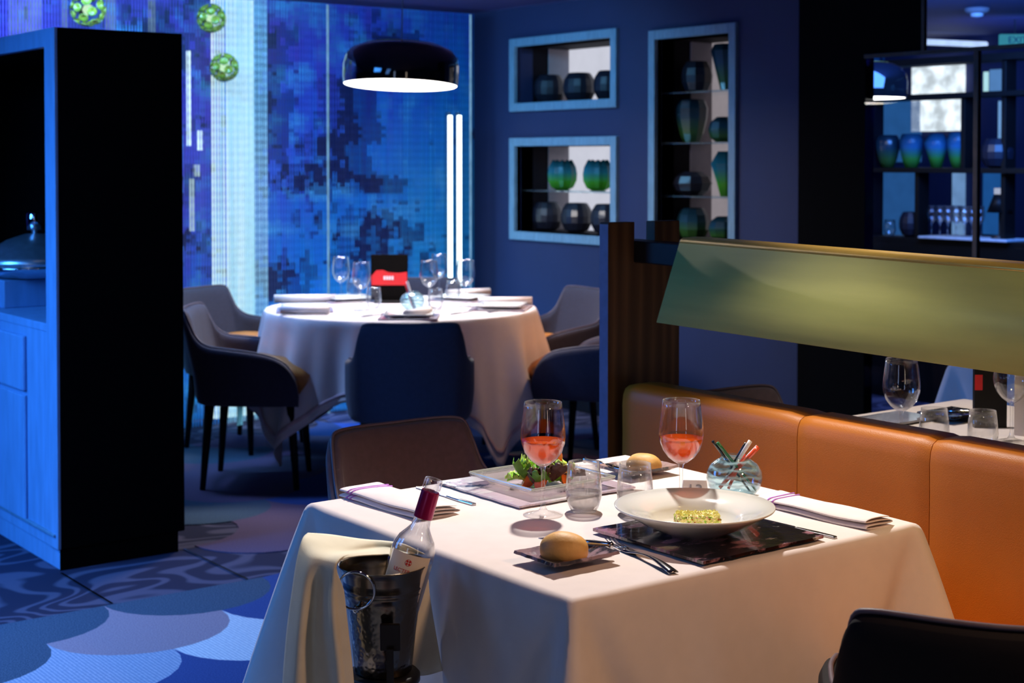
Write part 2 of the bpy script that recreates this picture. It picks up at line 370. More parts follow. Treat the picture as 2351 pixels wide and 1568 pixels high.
def sstep(t): t = max(0, min(1, t)); return t * t * (3 - 2 * t)
def catmull(P, n):
    P = [Vector(p) for p in P]; P = [2 * P[0] - P[1]] + P + [2 * P[-1] - P[-2]]; out = []
    m = len(P) - 3
    for i in range(n):
        u = i / (n - 1) * m; k_ = min(int(u), m - 1); t = u - k_; a, b, c_, d = P[k_:k_ + 4]
        out.append(.5 * ((2 * b) + (c_ - a) * t + (2 * a - 5 * b + 4 * c_ - d) * t * t + (3 * b - a - 3 * c_ + d) * t ** 3))
    return out

def text_mesh(txt, size, depth=.0004):
    cu = bpy.data.curves.new('t', 'FONT'); cu.body = txt; cu.size = size; cu.extrude = depth; cu.align_x = 'CENTER'; cu.align_y = 'CENTER'
    o = bpy.data.objects.new('t', cu); C.objects.link(o)
    dg = bpy.context.evaluated_depsgraph_get(); me = o.evaluated_get(dg).to_mesh()
    mb = MB(); mb.add([v.co.copy() for v in me.vertices], [tuple(p.vertices) for p in me.polygons])
    o.evaluated_get(dg).to_mesh_clear(); bpy.data.objects.remove(o); bpy.data.curves.remove(cu); return mb

# ------------------------------------------------------------------ room shell
floor = struct(bx('floor', M['ring'], (-1.5, 10.2, -1.5, 9.0, -.06, 0), bevel=0))
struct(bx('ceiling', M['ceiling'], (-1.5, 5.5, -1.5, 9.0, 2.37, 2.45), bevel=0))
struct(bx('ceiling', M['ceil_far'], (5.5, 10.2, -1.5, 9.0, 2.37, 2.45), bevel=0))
wb = struct(bx('wall_back', M['print_wall'], (-1.5, 10.2, 7.86, 8.0, 0, 2.37), bevel=0))
struct(bx('wall_left', M['navy_wall'], (-1.6, -1.5, -1.5, 9, 0, 2.45), bevel=0))
struct(bx('wall_near', M['navy_wall'], (-1.5, 10.2, -1.6, -1.5, 0, 2.45), bevel=0))
# niche wall with three openings
WX = 5.56
def yz(px, py, x=WX): p = at(px, py, x=x); return p.y, p.z
holes = []
for (l, t, r, b) in ((1187, 115, 1408, 236), (1187, 338, 1408, 530), (1510, 85, 1680, 600)):
    y1, zt = yz(l, t); y0, _ = yz(r, t); ym = (l + r) / 2; _, zb = yz(l, b)
    holes.append([y0, y1, zb, zt])
holes[0][2:] = [1.795, 2.135]; holes[1][2:] = [1.02, 1.535]; holes[2][2:] = [1.02, 2.10]
ys = sorted({5.07, 7.86} | {h[0] for h in holes} | {h[1] for h in holes}); zs = sorted({0, 2.37} | {h[2] for h in holes} | {h[3] for h in holes})
mb = MB()
for i in range(len(ys) - 1):
    for j in range(len(zs) - 1):
        ym, zm = (ys[i] + ys[i + 1]) / 2, (zs[j] + zs[j + 1]) / 2
        if any(h[0] < ym < h[1] and h[2] < zm < h[3] for h in holes): continue
        mb.box(WX, WX + .12, ys[i], ys[i + 1], zs[j], zs[j + 1])
struct(mb.build('wall_right', M['navy_wall']))
struct(bx('trim_1', M['cab_black'], (5.5, 5.56, 4.66, 5.07, 0, 2.37), bevel=0))
struct(bx('trim_2', M['cab_black'], (5.5, 5.53, 4.34, 4.66, 1.93, 2.37), bevel=0))
struct(bx('wall_far', M['navy_wall'], (9.5, 9.6, -1.5, 9, 0, 2.37), bevel=0))
struct(bx('baseboard_right', M['black'], (WX - .012, WX, 5.07, 7.86, 0, .09), bevel=.002))

# frames + interiors of niches
def niche(h, label, lit_from, dim=False, fw=.05):
    y0, y1, z0, z1 = h
    t = thing('wall_niche', label, 'niche', (WX, (y0 + y1) / 2, z0))
    oy, oz = (y0 + y1) / 2, z0
    L = lambda a, b, c_, d, e, f: (a - WX, b - WX, c_ - oy, d - oy, e - oz, f - oz)
    for b in ((y0 - fw, y0, z0 - fw, z1 + fw), (y1, y1 + fw, z0 - fw, z1 + fw), (y0, y1, z1, z1 + fw), (y0, y1, z0 - fw, z0)):
        bx('frame', M['frame_wood'], L(WX - .025, WX + .03, *b), t, bevel=.003)
    D = .40
    mb = MB(); mb.box(*L(WX + .121, WX + D, y1, y1 + .01, z0, z1)); mb.box(*L(WX + .03, WX + D, y0 - .01, y0, z0, z1))
    mb.box(*L(WX + .03, WX + D, y0, y1, z1, z1 + .01)); mb.box(*L(WX + .03, WX + D, y0, y1, z0 - .01, z0)); mb.box(*L(WX + .03, WX + .12, y1, y1 + .01, z0, z1))
    mb.build('lining', M['niche_black'], t)
    s = MB(); s.box(*L(WX + .24, WX + D, y1 - .006, y1, z0, z1)); s.build('side_panel', M['beige'], t)
    bx('back_panel', M['back_panel_dim' if dim else 'back_panel'], L(WX + D, WX + D + .02, y0, y1, z0, z1), t, bevel=0)
    return t
niche(holes[0], 'upper wide framed wall niche holding dark round vases', 0)
niche(holes[1], 'lower framed wall niche with a glass shelf between two rows of vases', 0)
niche(holes[2], 'tall narrow framed wall niche with three glass shelves of green vases', 0, True)

# vases
def vase(kind, h, r, facets=10, rough=0):
    prof = {'round': [(.45, 0), (.75, .08), (.97, .32), (1, .55), (.92, .78), (.70, .97), (.62, 1), (.56, 1), (.62, .95), (.8, .75), (.8, .3), (.4, .06), (0, .06)],
            'cone': [(.38, 0), (.55, .25), (.82, .62), (1, .86), (.80, 1), (.74, 1), (.9, .86), (.7, .6), (.35, .06), (0, .06)],
            'flat': [(.5, 0), (.85, .18), (1, .5), (.85, .8), (.45, 1), (.38, 1), (.75, .78), (.85, .5), (.4, .1), (0, .1)],
            'tall': [(.5, 0), (.72, .2), (.95, .55), (1, .8), (.82, .97), (.75, 1), (.69, 1), (.88, .8), (.8, .5), (.4, .06), (0, .06)],
            'diamond': [(.40, 0), (.62, .3), (1, .72), (.55, 1), (.5, 1), (.88, .72), (.5, .25), (.3, .06), (0, .06)]}[kind]
    return MB().lathe([(a * r, b * h) for a, b in prof], facets)
def put_vase(kind, h, r, x, y, z, m, label, group, facets=12, smooth=False):
    o = vase(kind, h, r, facets).build('glass_vase', m, smooth=smooth, loc=(x, y, z), rot=(0, 0, rnd.random()))
    return tag(o, label, 'vase', group)
VX = WX + .20
def vpos(px, x=VX): return at(px, 368, x=x).y
for px, nm in ((1262, 'left'), (1330, 'middle'), (1400, 'right')):
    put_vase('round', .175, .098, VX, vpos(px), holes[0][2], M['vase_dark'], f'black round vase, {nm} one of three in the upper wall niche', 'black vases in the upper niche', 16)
shelf_z = 1.262
o = tag(bx('glass_shelf', M['shelf_glass'], (WX + .03, WX + .36, holes[1][0], holes[1][1], shelf_z, shelf_z + .01)), 'clear glass shelf across the lower wall niche', 'shelf')
for px, nm in ((1291, 'left'), (1373, 'right')):
    pv = vase('round', .175, .088, 20)
    pv.v = [(x * (1 + .05 * (1 if int(round(atan2(y, x) / (2 * pi / 20))) % 2 else -1)), y * (1 + .05 * (1 if int(round(atan2(y, x) / (2 * pi / 20))) % 2 else -1)), z + (.006 * (1 if int(round(atan2(y, x) / (2 * pi / 20))) % 2 else -1) if z > .15 else 0)) for x, y, z in pv.v]
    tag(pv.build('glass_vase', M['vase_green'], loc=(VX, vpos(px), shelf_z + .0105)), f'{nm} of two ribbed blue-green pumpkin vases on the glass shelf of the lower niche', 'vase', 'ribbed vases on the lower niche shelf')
for px, nm in ((1257, 'left'), (1324, 'middle'), (1393, 'right')):
    put_vase('round', .175, .095, VX, vpos(px), holes[1][2], M['vase_dark'], f'dark textured round vase, {nm} one of three on the floor of the lower niche', 'dark vases in the lower niche', 16)
TZ = [1.02, 1.262, 1.545, 1.815]
for i, nm in ((1, 'lowest'), (2, 'middle'), (3, 'highest')):
    tag(bx('glass_shelf', M['shelf_glass'], (WX + .03, WX + .36, holes[2][0], holes[2][1], TZ[i] - .01, TZ[i])), f'{nm} clear glass shelf in the tall wall niche', 'shelf', 'glass shelves in the tall niche')
V = [(3, 1600, 'round', .17, .085, 'vase_dark', 'black rounded vase at the left on the highest shelf of the tall niche'),
     (3, 1668, 'cone', .25, .085, 'vase_dim', 'conical blue-green vase at the right on the highest shelf of the tall niche'),
     (2, 1588, 'tall', .235, .090, 'vase_dim', 'tall tapering blue-green vase on the second shelf of the tall niche'),
     (2, 1662, 'flat', .135, .085, 'vase_dim', 'squat green vase beside the tall tapering one in the tall niche'),
     (1, 1590, 'flat', .125, .110, 'vase_dark', 'flat dark disc-shaped vase on the third shelf of the tall niche'),
     (1, 1668, 'diamond', .235, .085, 'vase_green', 'bright green diamond-shaped vase on the third shelf of the tall niche'),
     (0, 1592, 'round', .17, .090, 'vase_dim', 'dark round vase on the floor of the tall niche'),
     (0, 1662, 'flat', .13, .085, 'vase_dim', 'low green vase on the floor of the tall niche at the right')]
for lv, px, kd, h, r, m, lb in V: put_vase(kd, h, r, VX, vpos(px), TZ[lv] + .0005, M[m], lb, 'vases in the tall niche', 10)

# ------------------------------------------------------------------ carpet scales
r0, sp, PX = .286, .2715, .572
names = {0: {1.587: 0, 2.159: 0, 2.731: 3}, -1: {1.873: 1, 2.445: 3, 1.301: 0}, -2: {2.159: 2, 1.587: 4, 1.015: 3}, -3: {1.873: 3, 1.301: 2, 2.445: 1}}
for kx in range(-16, 12):
    yk = 4.731 + sp * kx
    off = 0 if kx % 2 == 0 else .286
    for n in range(-4, 9):
        cx = 1.587 + off + PX * n
        if kx >= 0 and cx - r0 < 2.40 and kx > 0: continue
        if cx > 5.2 or cx < -.6 or yk > 7.4: continue
        if kx < -6 and (cx > 2.5): continue
        poly = [(cx + r0 * cos(a), yk + .95 * r0 * sin(a)) for a in [pi + pi * i / 14 for i in range(15)]]
        if kx != 0 or cx > 2.4:
            poly += [(cx + r0 + r0 * cos(a), yk + sp + .95 * r0 * sin(a)) for a in [1.5 * pi - pi / 2 * i / 7 for i in range(1, 8)]]
            poly += [(cx - r0 + r0 * cos(a), yk + sp + .95 * r0 * sin(a)) for a in [2 * pi - pi / 2 * i / 7 for i in range(0, 7)]]
        mi = names.get(kx, {}).get(round(cx, 3))
        if mi is None: mi = rnd.choice([5, 5, 0, 3, 5, 1] if kx < 4 else [5, 0, 3, 5]) if kx > 0 else rnd.choice([0, 1, 2, 3, 4])
        MB().prism(poly, 0, .004).build('carpet_scale', CP[mi], floor)
for x in (1.905, 2.392): bx('metal_strip', M['steel'], (x - .004, x + .004, 4.74, 5.2 if x < 2 else 5.25, .0, .005), floor, bevel=0)

# ------------------------------------------------------------------ chain curtain and its lights
def strands(x0, x1, m, name, label, y=7.6, pitch=.0165):
    mb = MB(); x = x0
    while x < x1:
        n = 110; rows = []; yy = y + rnd.uniform(-.002, .002)
        for i in range(n):
            z = .01 + 2.33 * i / (n - 1); r = .0042 if i % 2 else .0024
            rows.append([(x + r * cos(a), yy + r * sin(a), z) for a in (0, 2.09, 4.19)])
        mb.grid(rows, closed=True); x += pitch
    o = mb.build(name, m); return tag(o, label, 'curtain', None, 'stuff')
strands(.2, 3.72, M['print'], 'chain_curtain', 'blue printed metal chain curtain hanging left of the glowing white column')
strands(3.72, 3.975, M['white_chain'], 'chain_curtain', 'pale chain strands hanging over the glowing white column', pitch=.013)
strands(3.98, 5.365, M['print'], 'chain_curtain', 'blue and purple patterned chain curtain behind the round table')
tag(MB().box(-.125, .125, -.02, .02, 0, 2.34).build('light_column', M['cyan_panel'], loc=(3.85, 7.78, .01)), 'tall glowing white-cyan light column behind the chain curtain', 'light')
for px, z0, z1, lb in ((1034, .62, 1.0, 'left'), (1055, .62, 1.0, 'right')):
    a = at(px, 265, y=7.52); b = at(px, 662, y=7.52)
    t = thing('light_tube', f'{lb} one of two slim vertical white light tubes by the room corner', 'light', (a.x, 7.52, 0), 0, 'vertical light tubes by the corner')
    MB().tube([(0, 0, b.z), (0, 0, a.z)], .0115, 12).build('tube', M['tube'], t)
    MB().box(-.010, .010, .013, .035, 0, a.z + .02).build('backing_bar', M['steel'], t)
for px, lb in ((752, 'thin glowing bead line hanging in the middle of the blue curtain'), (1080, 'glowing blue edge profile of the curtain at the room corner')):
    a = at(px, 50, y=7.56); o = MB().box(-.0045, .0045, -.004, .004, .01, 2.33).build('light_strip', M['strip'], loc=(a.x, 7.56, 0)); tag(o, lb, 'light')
for (px, y0, y1, w_, lb) in ((424, 118, 335, .018, 'bright white painted reflection right beside the tall black cabinet'), (450, 300, 345, .028, 'short bright painted reflection left of the glowing column'), (443, 378, 405, .03, 'small bright reflected patch left of the glowing column'), (432, 410, 530, .022, 'dim lower light slit beside the black cabinet')):
    a = at(px, y0, y=7.70); b = at(px, y1, y=7.70)
    MB().box(-w_ / 2, w_ / 2, 0, .02, b.z, a.z).build('painted_glow', emit('glint' + str(px), (.6, .88, 1), 1.6 if y0 < 350 else .8, .3), wb, loc=(a.x, 7.64, 0))  # emission painted in place of short reflections by the chain curtain
# pale glow painted in for the lit strands above the cabinet
for (px, w_, lb) in ((60, .17, 'painted pale glow of the lit curtain high at the far left above the cabinet'), (150, .02, 'thin painted glow of a pale lit strand above the cabinet, left'), (255, .05, 'painted glow of a pale lit strand above the middle of the cabinet'), (350, .03, 'painted glow of a pale lit strand above the right end of the cabinet')):
    a = at(px, 40, y=7.66); MB().box(-w_ / 2, w_ / 2, 0, .02, 0.02, 2.33).build('painted_glow', emit('strip' + str(px), (.30, .55, .85), .55, .5), wb, loc=(a.x, 7.66, 0))
# glass flower wall lamps
GY = vase_glass('yellow_green_glass', (.38, .36, .04), (.16, .20, .02), .12, .1)
for (px, py, r, lb) in ((515, 155, .085, 'yellow-green glass flower lamp on the glowing column, lower right'), (485, 42, .085, 'yellow-green glass flower lamp at the top of the glowing column'), (202, 22, .10, 'yellow-green glass flower lamp above the black cabinet')):
    a = at(px, py, y=7.5); t = thing('flower_wall_lamp', lb, 'lamp', a)
    MB().lathe([(.0, -.012), (.03, -.012), (.03, .012), (0, .012)], 20).xf(Matrix.Translation((0, .05, 0)) @ Matrix.Rotation(pi / 2, 4, 'X')).build('mount', M['black_metal'], t)
    for i in range(26):
        z = 1 - 2 * (i + .5) / 26; ph = i * 2.4; q = Vector((sqrt(1 - z * z) * cos(ph), sqrt(1 - z * z) * sin(ph), z))
        if q.y > .55: continue
        m_ = Matrix.Translation(q * r * .72) @ q.to_track_quat('Z', 'Y').to_matrix().to_4x4()
        MB().lathe([(0.002, -.01), (.018, .004), (.026, .012), (.022, .014), (.012, .007), (0, .0)], 8).xf(m_).build('petal', GY, t, smooth=True)
    MB().lathe([(.0, -.03), (.02, -.02), (.03, 0), (.02, .02), (0, .03)], 12).build('bulb', emit('flower_bulb' + str(px), (.6, .9, .6), 1.0), t, smooth=True)

# ------------------------------------------------------------------ black cabinet / sideboard
cab = thing('sideboard_cabinet', 'tall black serving cabinet with blue-lit open shelf side at the left', 'cabinet', (1.908, 5.238, 0))
def cb(name, m, b, bevel=.004, parent=cab, **kw): return bx(name, m, b, parent, bevel, **kw)
cb('end_panel', M['cab_black'], (.012, .482, 0, .045, .075, 1.916))
cb('plinth', M['cab_wood'], (.010, .455, .01, 1.9, 0, .075))
cb('end_plinth', M['cab_black'], (.011, .456, .003, .012, 0, .075), 0)
cb('corner_post', M['cab_wood'], (0, .012, 0, .10, .075, 1.916), .002)
cb('corner_post', M['cab_black'], (.012, .05, .045, .10, .868, 1.85), .0)
cb('top_rail', M['cab_wood'], (0, .03, .10, 1.9, 1.852, 1.916), .002)
cb('top_panel', M['cab_black'], (.012, .482, .045, 1.9, 1.86, 1.915), 0)
cb('back_panel', M['cab_black'], (.44, .482, .045, 1.9, .075, 1.86), 0)
cb('far_panel', M['cab_black'], (.012, .482, 1.86, 1.9, .075, 1.86), 0)
cb('shelf_liner', M['cab_black'], (.05, .44, .046, .055, .87, 1.85), 0)
cb('counter', M['cab_wood'], (0, .44, .10, 1.86, .838, .868), .003)
cb('lower_front', M['cab_wood'], (.004, .43, .05, 1.86, .075, .838), .0)
for i in range(3):
    d = cb('drawer', M['cab_wood'], (-.012, .004, .315 + .47 * i, .315 + .47 * (i + 1) - .012, .60, .805), .006)
cb('lower_door', M['cab_wood'], (-.008, .004, .315, 1.80, .12, .585), .005)
cb('skirting_lip', M['frame_wood'], (-.008, .01, .02, 1.86, .118, .128), .002)
MB().lathe([(0, 0), (.022, 0), (.022, .006), (0, .006)], 20).build('puck_light', emit('puck', (1, .98, .95), 6), cab, loc=(.06, .16, 1.843))
# chafing dish
cl = thing('chafing_dish', 'polished steel domed chafing dish inside the open shelf of the cabinet', 'chafing dish', (2.13, 6.08, .868))
MB().box(-.16, .16, -.10, .10, 0, .11).build('stand_box', M['cab_wood'], cl, bevel=.004)
MB().lathe([(.05, .11), (.15, .115), (.20, .14), (.225, .155), (.225, .16), (.06, .15)], 48).build('water_pan', M['chrome'], cl, smooth=True)
MB().lathe([(.22, .160), (.222, .185), (.20, .20), (.17, .225), (.11, .262), (.04, .285), (0, .288)], 48).build('dome_lid', mat('brushed_dome_steel', (.7, .72, .76), .30, .9), cl, smooth=True)
MB().lathe([(.012, .284), (.014, .30), (.032, .302), (.034, .365), (.026, .375), (0, .377)], 24).build('knob', M['chrome'], cl, smooth=True)

# ------------------------------------------------------------------ chairs
def make_chair(label, cloth, group, seatm):
    t = thing('upholstered_chair', label, 'chair', (0, 0, 0), 0, group)
    half = [(0, -.262, .82), (.07, -.258, .821), (.13, -.248, .822), (.178, -.236, .820), (.203, -.224, .808), (.214, -.213, .76), (.224, -.198, .70), (.240, -.165, .664), (.252, -.11, .652),
            (.262, -.03, .642), (.264, .05, .630), (.262, .12, .612), (.257, .175, .578), (.252, .215, .515), (.248, .235, .43)]
    pts = [(-x, y, z) for x, y, z in reversed(half[1:])] + half
    P = catmull(pts, 97); rows = []
    for j in range(8):
        v = j / 7; row = []
        for q in P:
            z = lerp(.385, q.z, v); lean = max(0, z - .5) * .22 * sstep((-q.y - .05) / .18)
            inset = 1 - .05 * sstep((.5 - z) / .12)
            row.append((q.x * inset, q.y * (1 - .03 * sstep((.5 - z) / .12)) - lean, z))
        rows.append(row)
    sh = MB().grid(rows).build('shell', cloth, t, smooth=True, solid=.042, sub=1)
    sh.modifiers.new('b', 'BEVEL').width = .012
    top = [Vector(v) for v in rows[-1]]
    MB().tube([(p.x, p.y, p.z + .001) for p in top[3:-3]], .0045, 6).build('piping', M['piping'], sh, smooth=True)
    # seat cushion
    sg = MB(); n = 12; rr = []
    for i in range(n + 1):
        row = []
        for j in range(n + 1):
            u, v = i / n * 2 - 1, j / n * 2 - 1
            x = .206 * u * sqrt(1 - .12 * v * v); y = .212 * v * sqrt(1 - .10 * u * u) + .026
            row.append((x, y, .505 - .035 * (abs(u) ** 5 + abs(v) ** 5)))
        rr.append(row)
    sg.grid(rr); se = sg.build('seat', seatm, t, smooth=True, solid=.085, off=-1 if False else 1)
    se.modifiers['solid'].offset = -1
    MB().box(-.21, .21, -.20, .21, .385, .425).build('seat_frame', M['leg'], t, bevel=.004)
    for sx in (-1, 1):
        for sy in (-1, 1):
            b = MB().tube([(sx * .19, sy * .185, .40), (sx * .215, sy * .215 - .0, 0)], [.024, .013], 8); b.build('leg', M['leg'], t, smooth=True)
    return t
def put_chair(proto, px_center, d, face, label=None, new=True):
    """seat centre on the floor at lateral px and depth d; face = direction vector the sitter looks"""
    p = CAM + (Vector((sin(TH), cos(TH), 0)) + RT * ((px_center - CX) / FPX)) * d
    rz = atan2(-face[0], face[1])
    loc = (p.x, p.y, .004)
    if new: return dup(proto, loc, rz, label)
    proto.location = loc; proto.rotation_euler = (0, 0, rz); proto.scale = (.96,) * 3; return proto
RC = Vector((3.91, 6.13))
ch = make_chair('dark navy upholstered armchair seen from behind, in front of the round table', M['chair_navy'], 'armchairs around the round table', M['seat'])
def face_rt(px, d, twist=0):
    p = CAM + (Vector((sin(TH), cos(TH), 0)) + RT * ((px - CX) / FPX)) * d
    v = (RC - Vector((p.x, p.y))).normalized(); a = atan2(v.y, v.x) + radians(twist); return (cos(a), sin(a))
put_chair(ch, 940, 6.42, face_rt(940, 6.42, -2), new=False)
put_chair(ch, 588, 6.86, (RT.x, RT.y), 'dark armchair in near profile beside the black cabinet, left of the round table')
put_chair(ch, 560, 7.72, face_rt(560, 7.72, 0), 'grey-blue armchair far left behind the round table, against the glowing column')
put_chair(ch, 1240, 7.66, face_rt(1240, 7.66, 0), 'purple-grey armchair at the right behind the round table by the navy wall')
put_chair(ch, 1370, 7.0, face_rt(1395, 7.0, -8), 'dark armchair right of the round table, half hidden behind the wooden post')
put_chair(ch, 962, 8.18, face_rt(962, 8.18, 0), 'armchair behind the round table, only its top showing beside the black card holder')
c1 = make_chair('mauve-brown upholstered chair across the near table, behind the wine bottle', M['chair'], 'chairs at the dining tables', M['seat']); c1.location = (2.035, 2.915, .004); c1.scale = (.96,) * 3; c1.rotation_euler = (0, 0, pi)
c2 = dup(c1, (3.075, 2.82, .004), pi, 'mauve chair at the second table, its back just showing above the orange banquette')
c3 = make_chair('black upholstered chair back cut off at the bottom right corner', M['chair_black'], None, M['seat'])
c3.location = (2.06, 1.475, .004); c3.scale = (.97,) * 3; c3.rotation_euler = (0, 0, radians(-54))

# ------------------------------------------------------------------ main table + cloth
mt = thing('pedestal_table', 'square pedestal table under the near blush tablecloth', 'table', (1.943, 2.297, .004))
MB().box(-.42, .42, -.42, .42, .705, .738).build('table_top', M['leg'], mt, bevel=.004)
MB().tube([(0, 0, .02), (0, 0, .706)], .04, 20).build('column', M['black_metal'], mt)
MB().lathe([(0, 0), (.2, 0), (.2, .012), (.05, .03), (0, .03)], 32).build('base', M['black_metal'], mt)

def square_cloth(name, x0, x1, y0, y1, z, drop, label, group=None, short=1.0, flare=.05, rc=.02, m=None, seedp=0., cbump=.10):
    hx, hy = (x1 - x0) / 2, (y1 - y0) / 2; cx, cy = (x0 + x1) / 2, (y0 + y1) / 2
    per = []; N = 44
    for s in range(4):
        for i in range(N):
            u = i / N * 2 - 1
            u = math.copysign(abs(u) ** .72, u)      # denser at the corners
            per.append(((hx, u * hy), (-u * hx, hy), (-hx, -u * hy), (u * hx, -hy))[s] + (s, u))
    rows = []
    for t_ in (0.0, .25, .5, .75, .93, .985): rows.append([(cx + x * t_, cy + y * t_, z) for x, y, s, u in per])
    prof = [(0, 0), (.004, -.001), (.008, -.004), (.0105, -.009), (.012, -.018)] + [(.012, -.018 - (drop - .018) * i / 22) for i in range(1, 23)]
    for o_, dz in prof:
        row = []
        tt = -dz / drop
        for x, y, s, u in per:
            nx, ny = ((1, 0), (0, 1), (-1, 0), (0, -1))[s]
            e = abs(u) ** 7
            # round the normal at the corners
            if abs(u) > .80:
                a = (abs(u) - .80) / .20 * (pi / 4); sg = 1 if u > 0 else -1
                tx, ty = ((0, 1), (-1, 0), (0, -1), (1, 0))[s]
                nx, ny = nx * cos(a) + tx * sin(a) * sg, ny * cos(a) + ty * sin(a) * sg
            sd = (1 - abs(u)) * hx; wcorner = math.exp(-(sd / (.012 + .085 * tt)) ** 2)
            pinch = math.exp(-((sd - .015 - .19 * tt) / (.012 + .07 * tt)) ** 2)
            ph = (s * 7.3 + seedp)
            wv_ = .010 * sin(u * 9 + ph) + .006 * sin(u * 21 + ph * 2)
            off = o_ + tt * flare + tt ** .9 * cbump * wcorner * 1.5 - tt * .085 * pinch + tt * wv_ * 1.1
            # pull the corner in at the tip radius so it is rounded at the top
            qx, qy = x, y
            fs_ = lerp(short, 1, sstep((abs(u) - .84) / .16)) if s == 0 else 1
            row.append((cx + qx + nx * off, cy + qy + ny * off, z + dz * fs_))
        rows.append(row)
    mb = MB().grid(rows, closed=True)
    o0 = len(mb.v); mb.v.append((cx, cy, z))
    n = len(per)
    # collapse first row to the centre
    for i in range(n): mb.v[i] = (cx, cy, z)
    mb.v.pop()
    o = mb.build(name, m or M['cloth'], smooth=True, solid=.0015, off=-1)
    return tag(o, label, 'tablecloth', group)
square_cloth('tablecloth', 1.523, 2.365, 1.880, 2.722, .75, .56, 'large blush-white tablecloth on the near table', seedp=.6, short=.48)

# ------------------------------------------------------------------ banquette, divider, lamp shade
bq = thing('banquette', 'cognac orange leather banquette with seamed back behind the near table', 'banquette', (2.67, 1.5, 0))
def back_panel(y0, y1, first=False):
    # cross-section in x,z swept along y, with soft rounded top
    prof = [(0, .40), (-.004, .50), (0, .60), (.002, .72), (.001, .80), (.004, .825), (.012, .842), (.026, .849), (.06, .851), (.10, .851), (.122, .846), (.13, .83), (.13, .40)]
    rows = []
    n = 16
    for i in range(n + 1):
        u = i / n; y = lerp(y0, y1, u)
        e0 = min(1, (y1 - y) / .07) if first else min(1, (y1 - y) / .006); e1 = min(1, (y - y0) / .006)
        k1 = sqrt(max(0, 1 - (1 - e0) ** 2)); k2 = sqrt(max(0, 1 - (1 - e1) ** 2))
        row = []
        for x, z in prof:
            if first: zz = z - .055 * (1 - k1) if z > .7 else z; xx = x + .05 * (1 - k1) * (1 if x < .06 else 0)
            else: zz = z - .005 * (1 - k1); xx = x + .005 * (1 - k1)
            zz -= .005 * (1 - k2) if z > .7 else 0; xx += .005 * (1 - k2) if x < .05 else 0
            row.append((xx, y - 1.5, zz))
        rows.append(row)
    # denser rows near the ends
    mb = MB().grid(rows, closed=True); m_ = len(prof)
    mb.f.append(tuple(range(m_))); mb.f.append(tuple(n * m_ + i for i in range(m_))[::-1]); mb.mi += [0, 0]
    o = mb.build('back_cushion', M['orange'], bq, smooth=True); o.modifiers.new('e', 'EDGE_SPLIT').split_angle = radians(50)
for i, (a, b) in enumerate(((2.467, 3.135), (2.085, 2.465), (1.55, 2.083), (1.0, 1.548), (.4, .998))): back_panel(a, b, i == 0)
MB().box(-.36, 0, -1.1, 1.62, .30, .46).build('seat_cushion', M['orange'], bq, bevel=.03, bseg=4)
MB().box(-.32, .12, -1.1, 1.60, 0.004, .30).build('base', M['leg'], bq, bevel=.004)

dv = thing('divider_post', 'dark walnut divider post with a notched top at the end of the banquette', 'divider', (2.674, 3.15, 0))
MB().prism([(0, 0), (.262, 0), (.262, 1.277), (.168, 1.277), (.168, 1.165), (.094, 1.165), (.094, 1.277), (0, 1.277)], 0, .037).xf(Matrix(((1, 0, 0, 0), (0, 0, 1, 0), (0, 1, 0, .004), (0, 0, 0, 1)))).build('board', M['wood_dark'], dv, bevel=.002)
MB().box(-.0015, 0, .001, .036, .01, 1.276).build('blue_lit_edge', mat('painted_blue_light', (.10, .12, .22), .5), dv)  # navy colour paints the blue light caught by the post's left edge

ls = thing('lamp_shade_canopy', 'long angled satin brass lamp shade above the banquette divider', 'lamp', (2.80, 3.19, 1.20))
tilt = radians(.78)
MB().box(-.035, .035, -2.9, .03, -.030, .030).build('beam', M['black_metal'], ls, bevel=.004)
prof = [(-.125, -.170), (-.078, -.045), (-.048, .033), (-.044, .041), (-.036, .046), (0, .047), (.036, .046), (.044, .041), (.048, .033), (.078, -.045), (.125, -.170)]
def sweep(pr, y0, y1): return MB().grid([[(x, y0, z) for x, z in pr], [(x, y1, z) for x, z in pr]])
sh = sweep(prof, -2.6, -.236).build('shade', M['brass'], ls, solid=.003, smooth=True)
sweep([(x, z + .002) for x, z in prof[2:9]], -2.6, -.2365).build('top_edge', M['gold_edge'], sh, solid=.003, smooth=True)
MB().box(-.02, .02, -2.5, -.3, -.045, -.032).build('light_bar', M['black_metal'], ls)
ls.rotation_euler = (tilt, 0, 0)

# ------------------------------------------------------------------ tableware
def glass_profile(sc=1.0):
    o = [(0, 0), (.0395, .0005), (.0395, .002), (.025, .005), (.010, .009), (.0055, .016), (.0040, .028), (.0036, .06), (.0038, .085), (.0055, .096), (.014, .101), (.026, .110), (.037, .125), (.0430, .143), (.0447, .156), (.0437, .172), (.0413, .192), (.0385, .212), (.0370, .224)]
    i = [(.0363, .224), (.0378, .212), (.0405, .192), (.0429, .172), (.0438, .156), (.0421, .143), (.0362, .126), (.025, .1115), (.013, .103), (0, .101)]
    return [(r * sc, z * sc) for r, z in o + i]
def wine_glass(label, p, wine=False, group=None, sc=1.0, n=64):
    t = thing('wine_glass', label, 'wine glass', p, 0, group)
    MB().lathe(glass_profile(sc), n).build('glass', M['glass'], t, smooth=True)
    if wine:
        pr = [(0, .1018), (.0125, .1038), (.0245, .112), (.0357, .1265), (.0414, .143), (.0424, .149), (.041, .1488), (0, .1485)]
        MB().lathe([(r, z) for r, z in pr], n).build('wine', M['wine'], t, smooth=True)
    return t
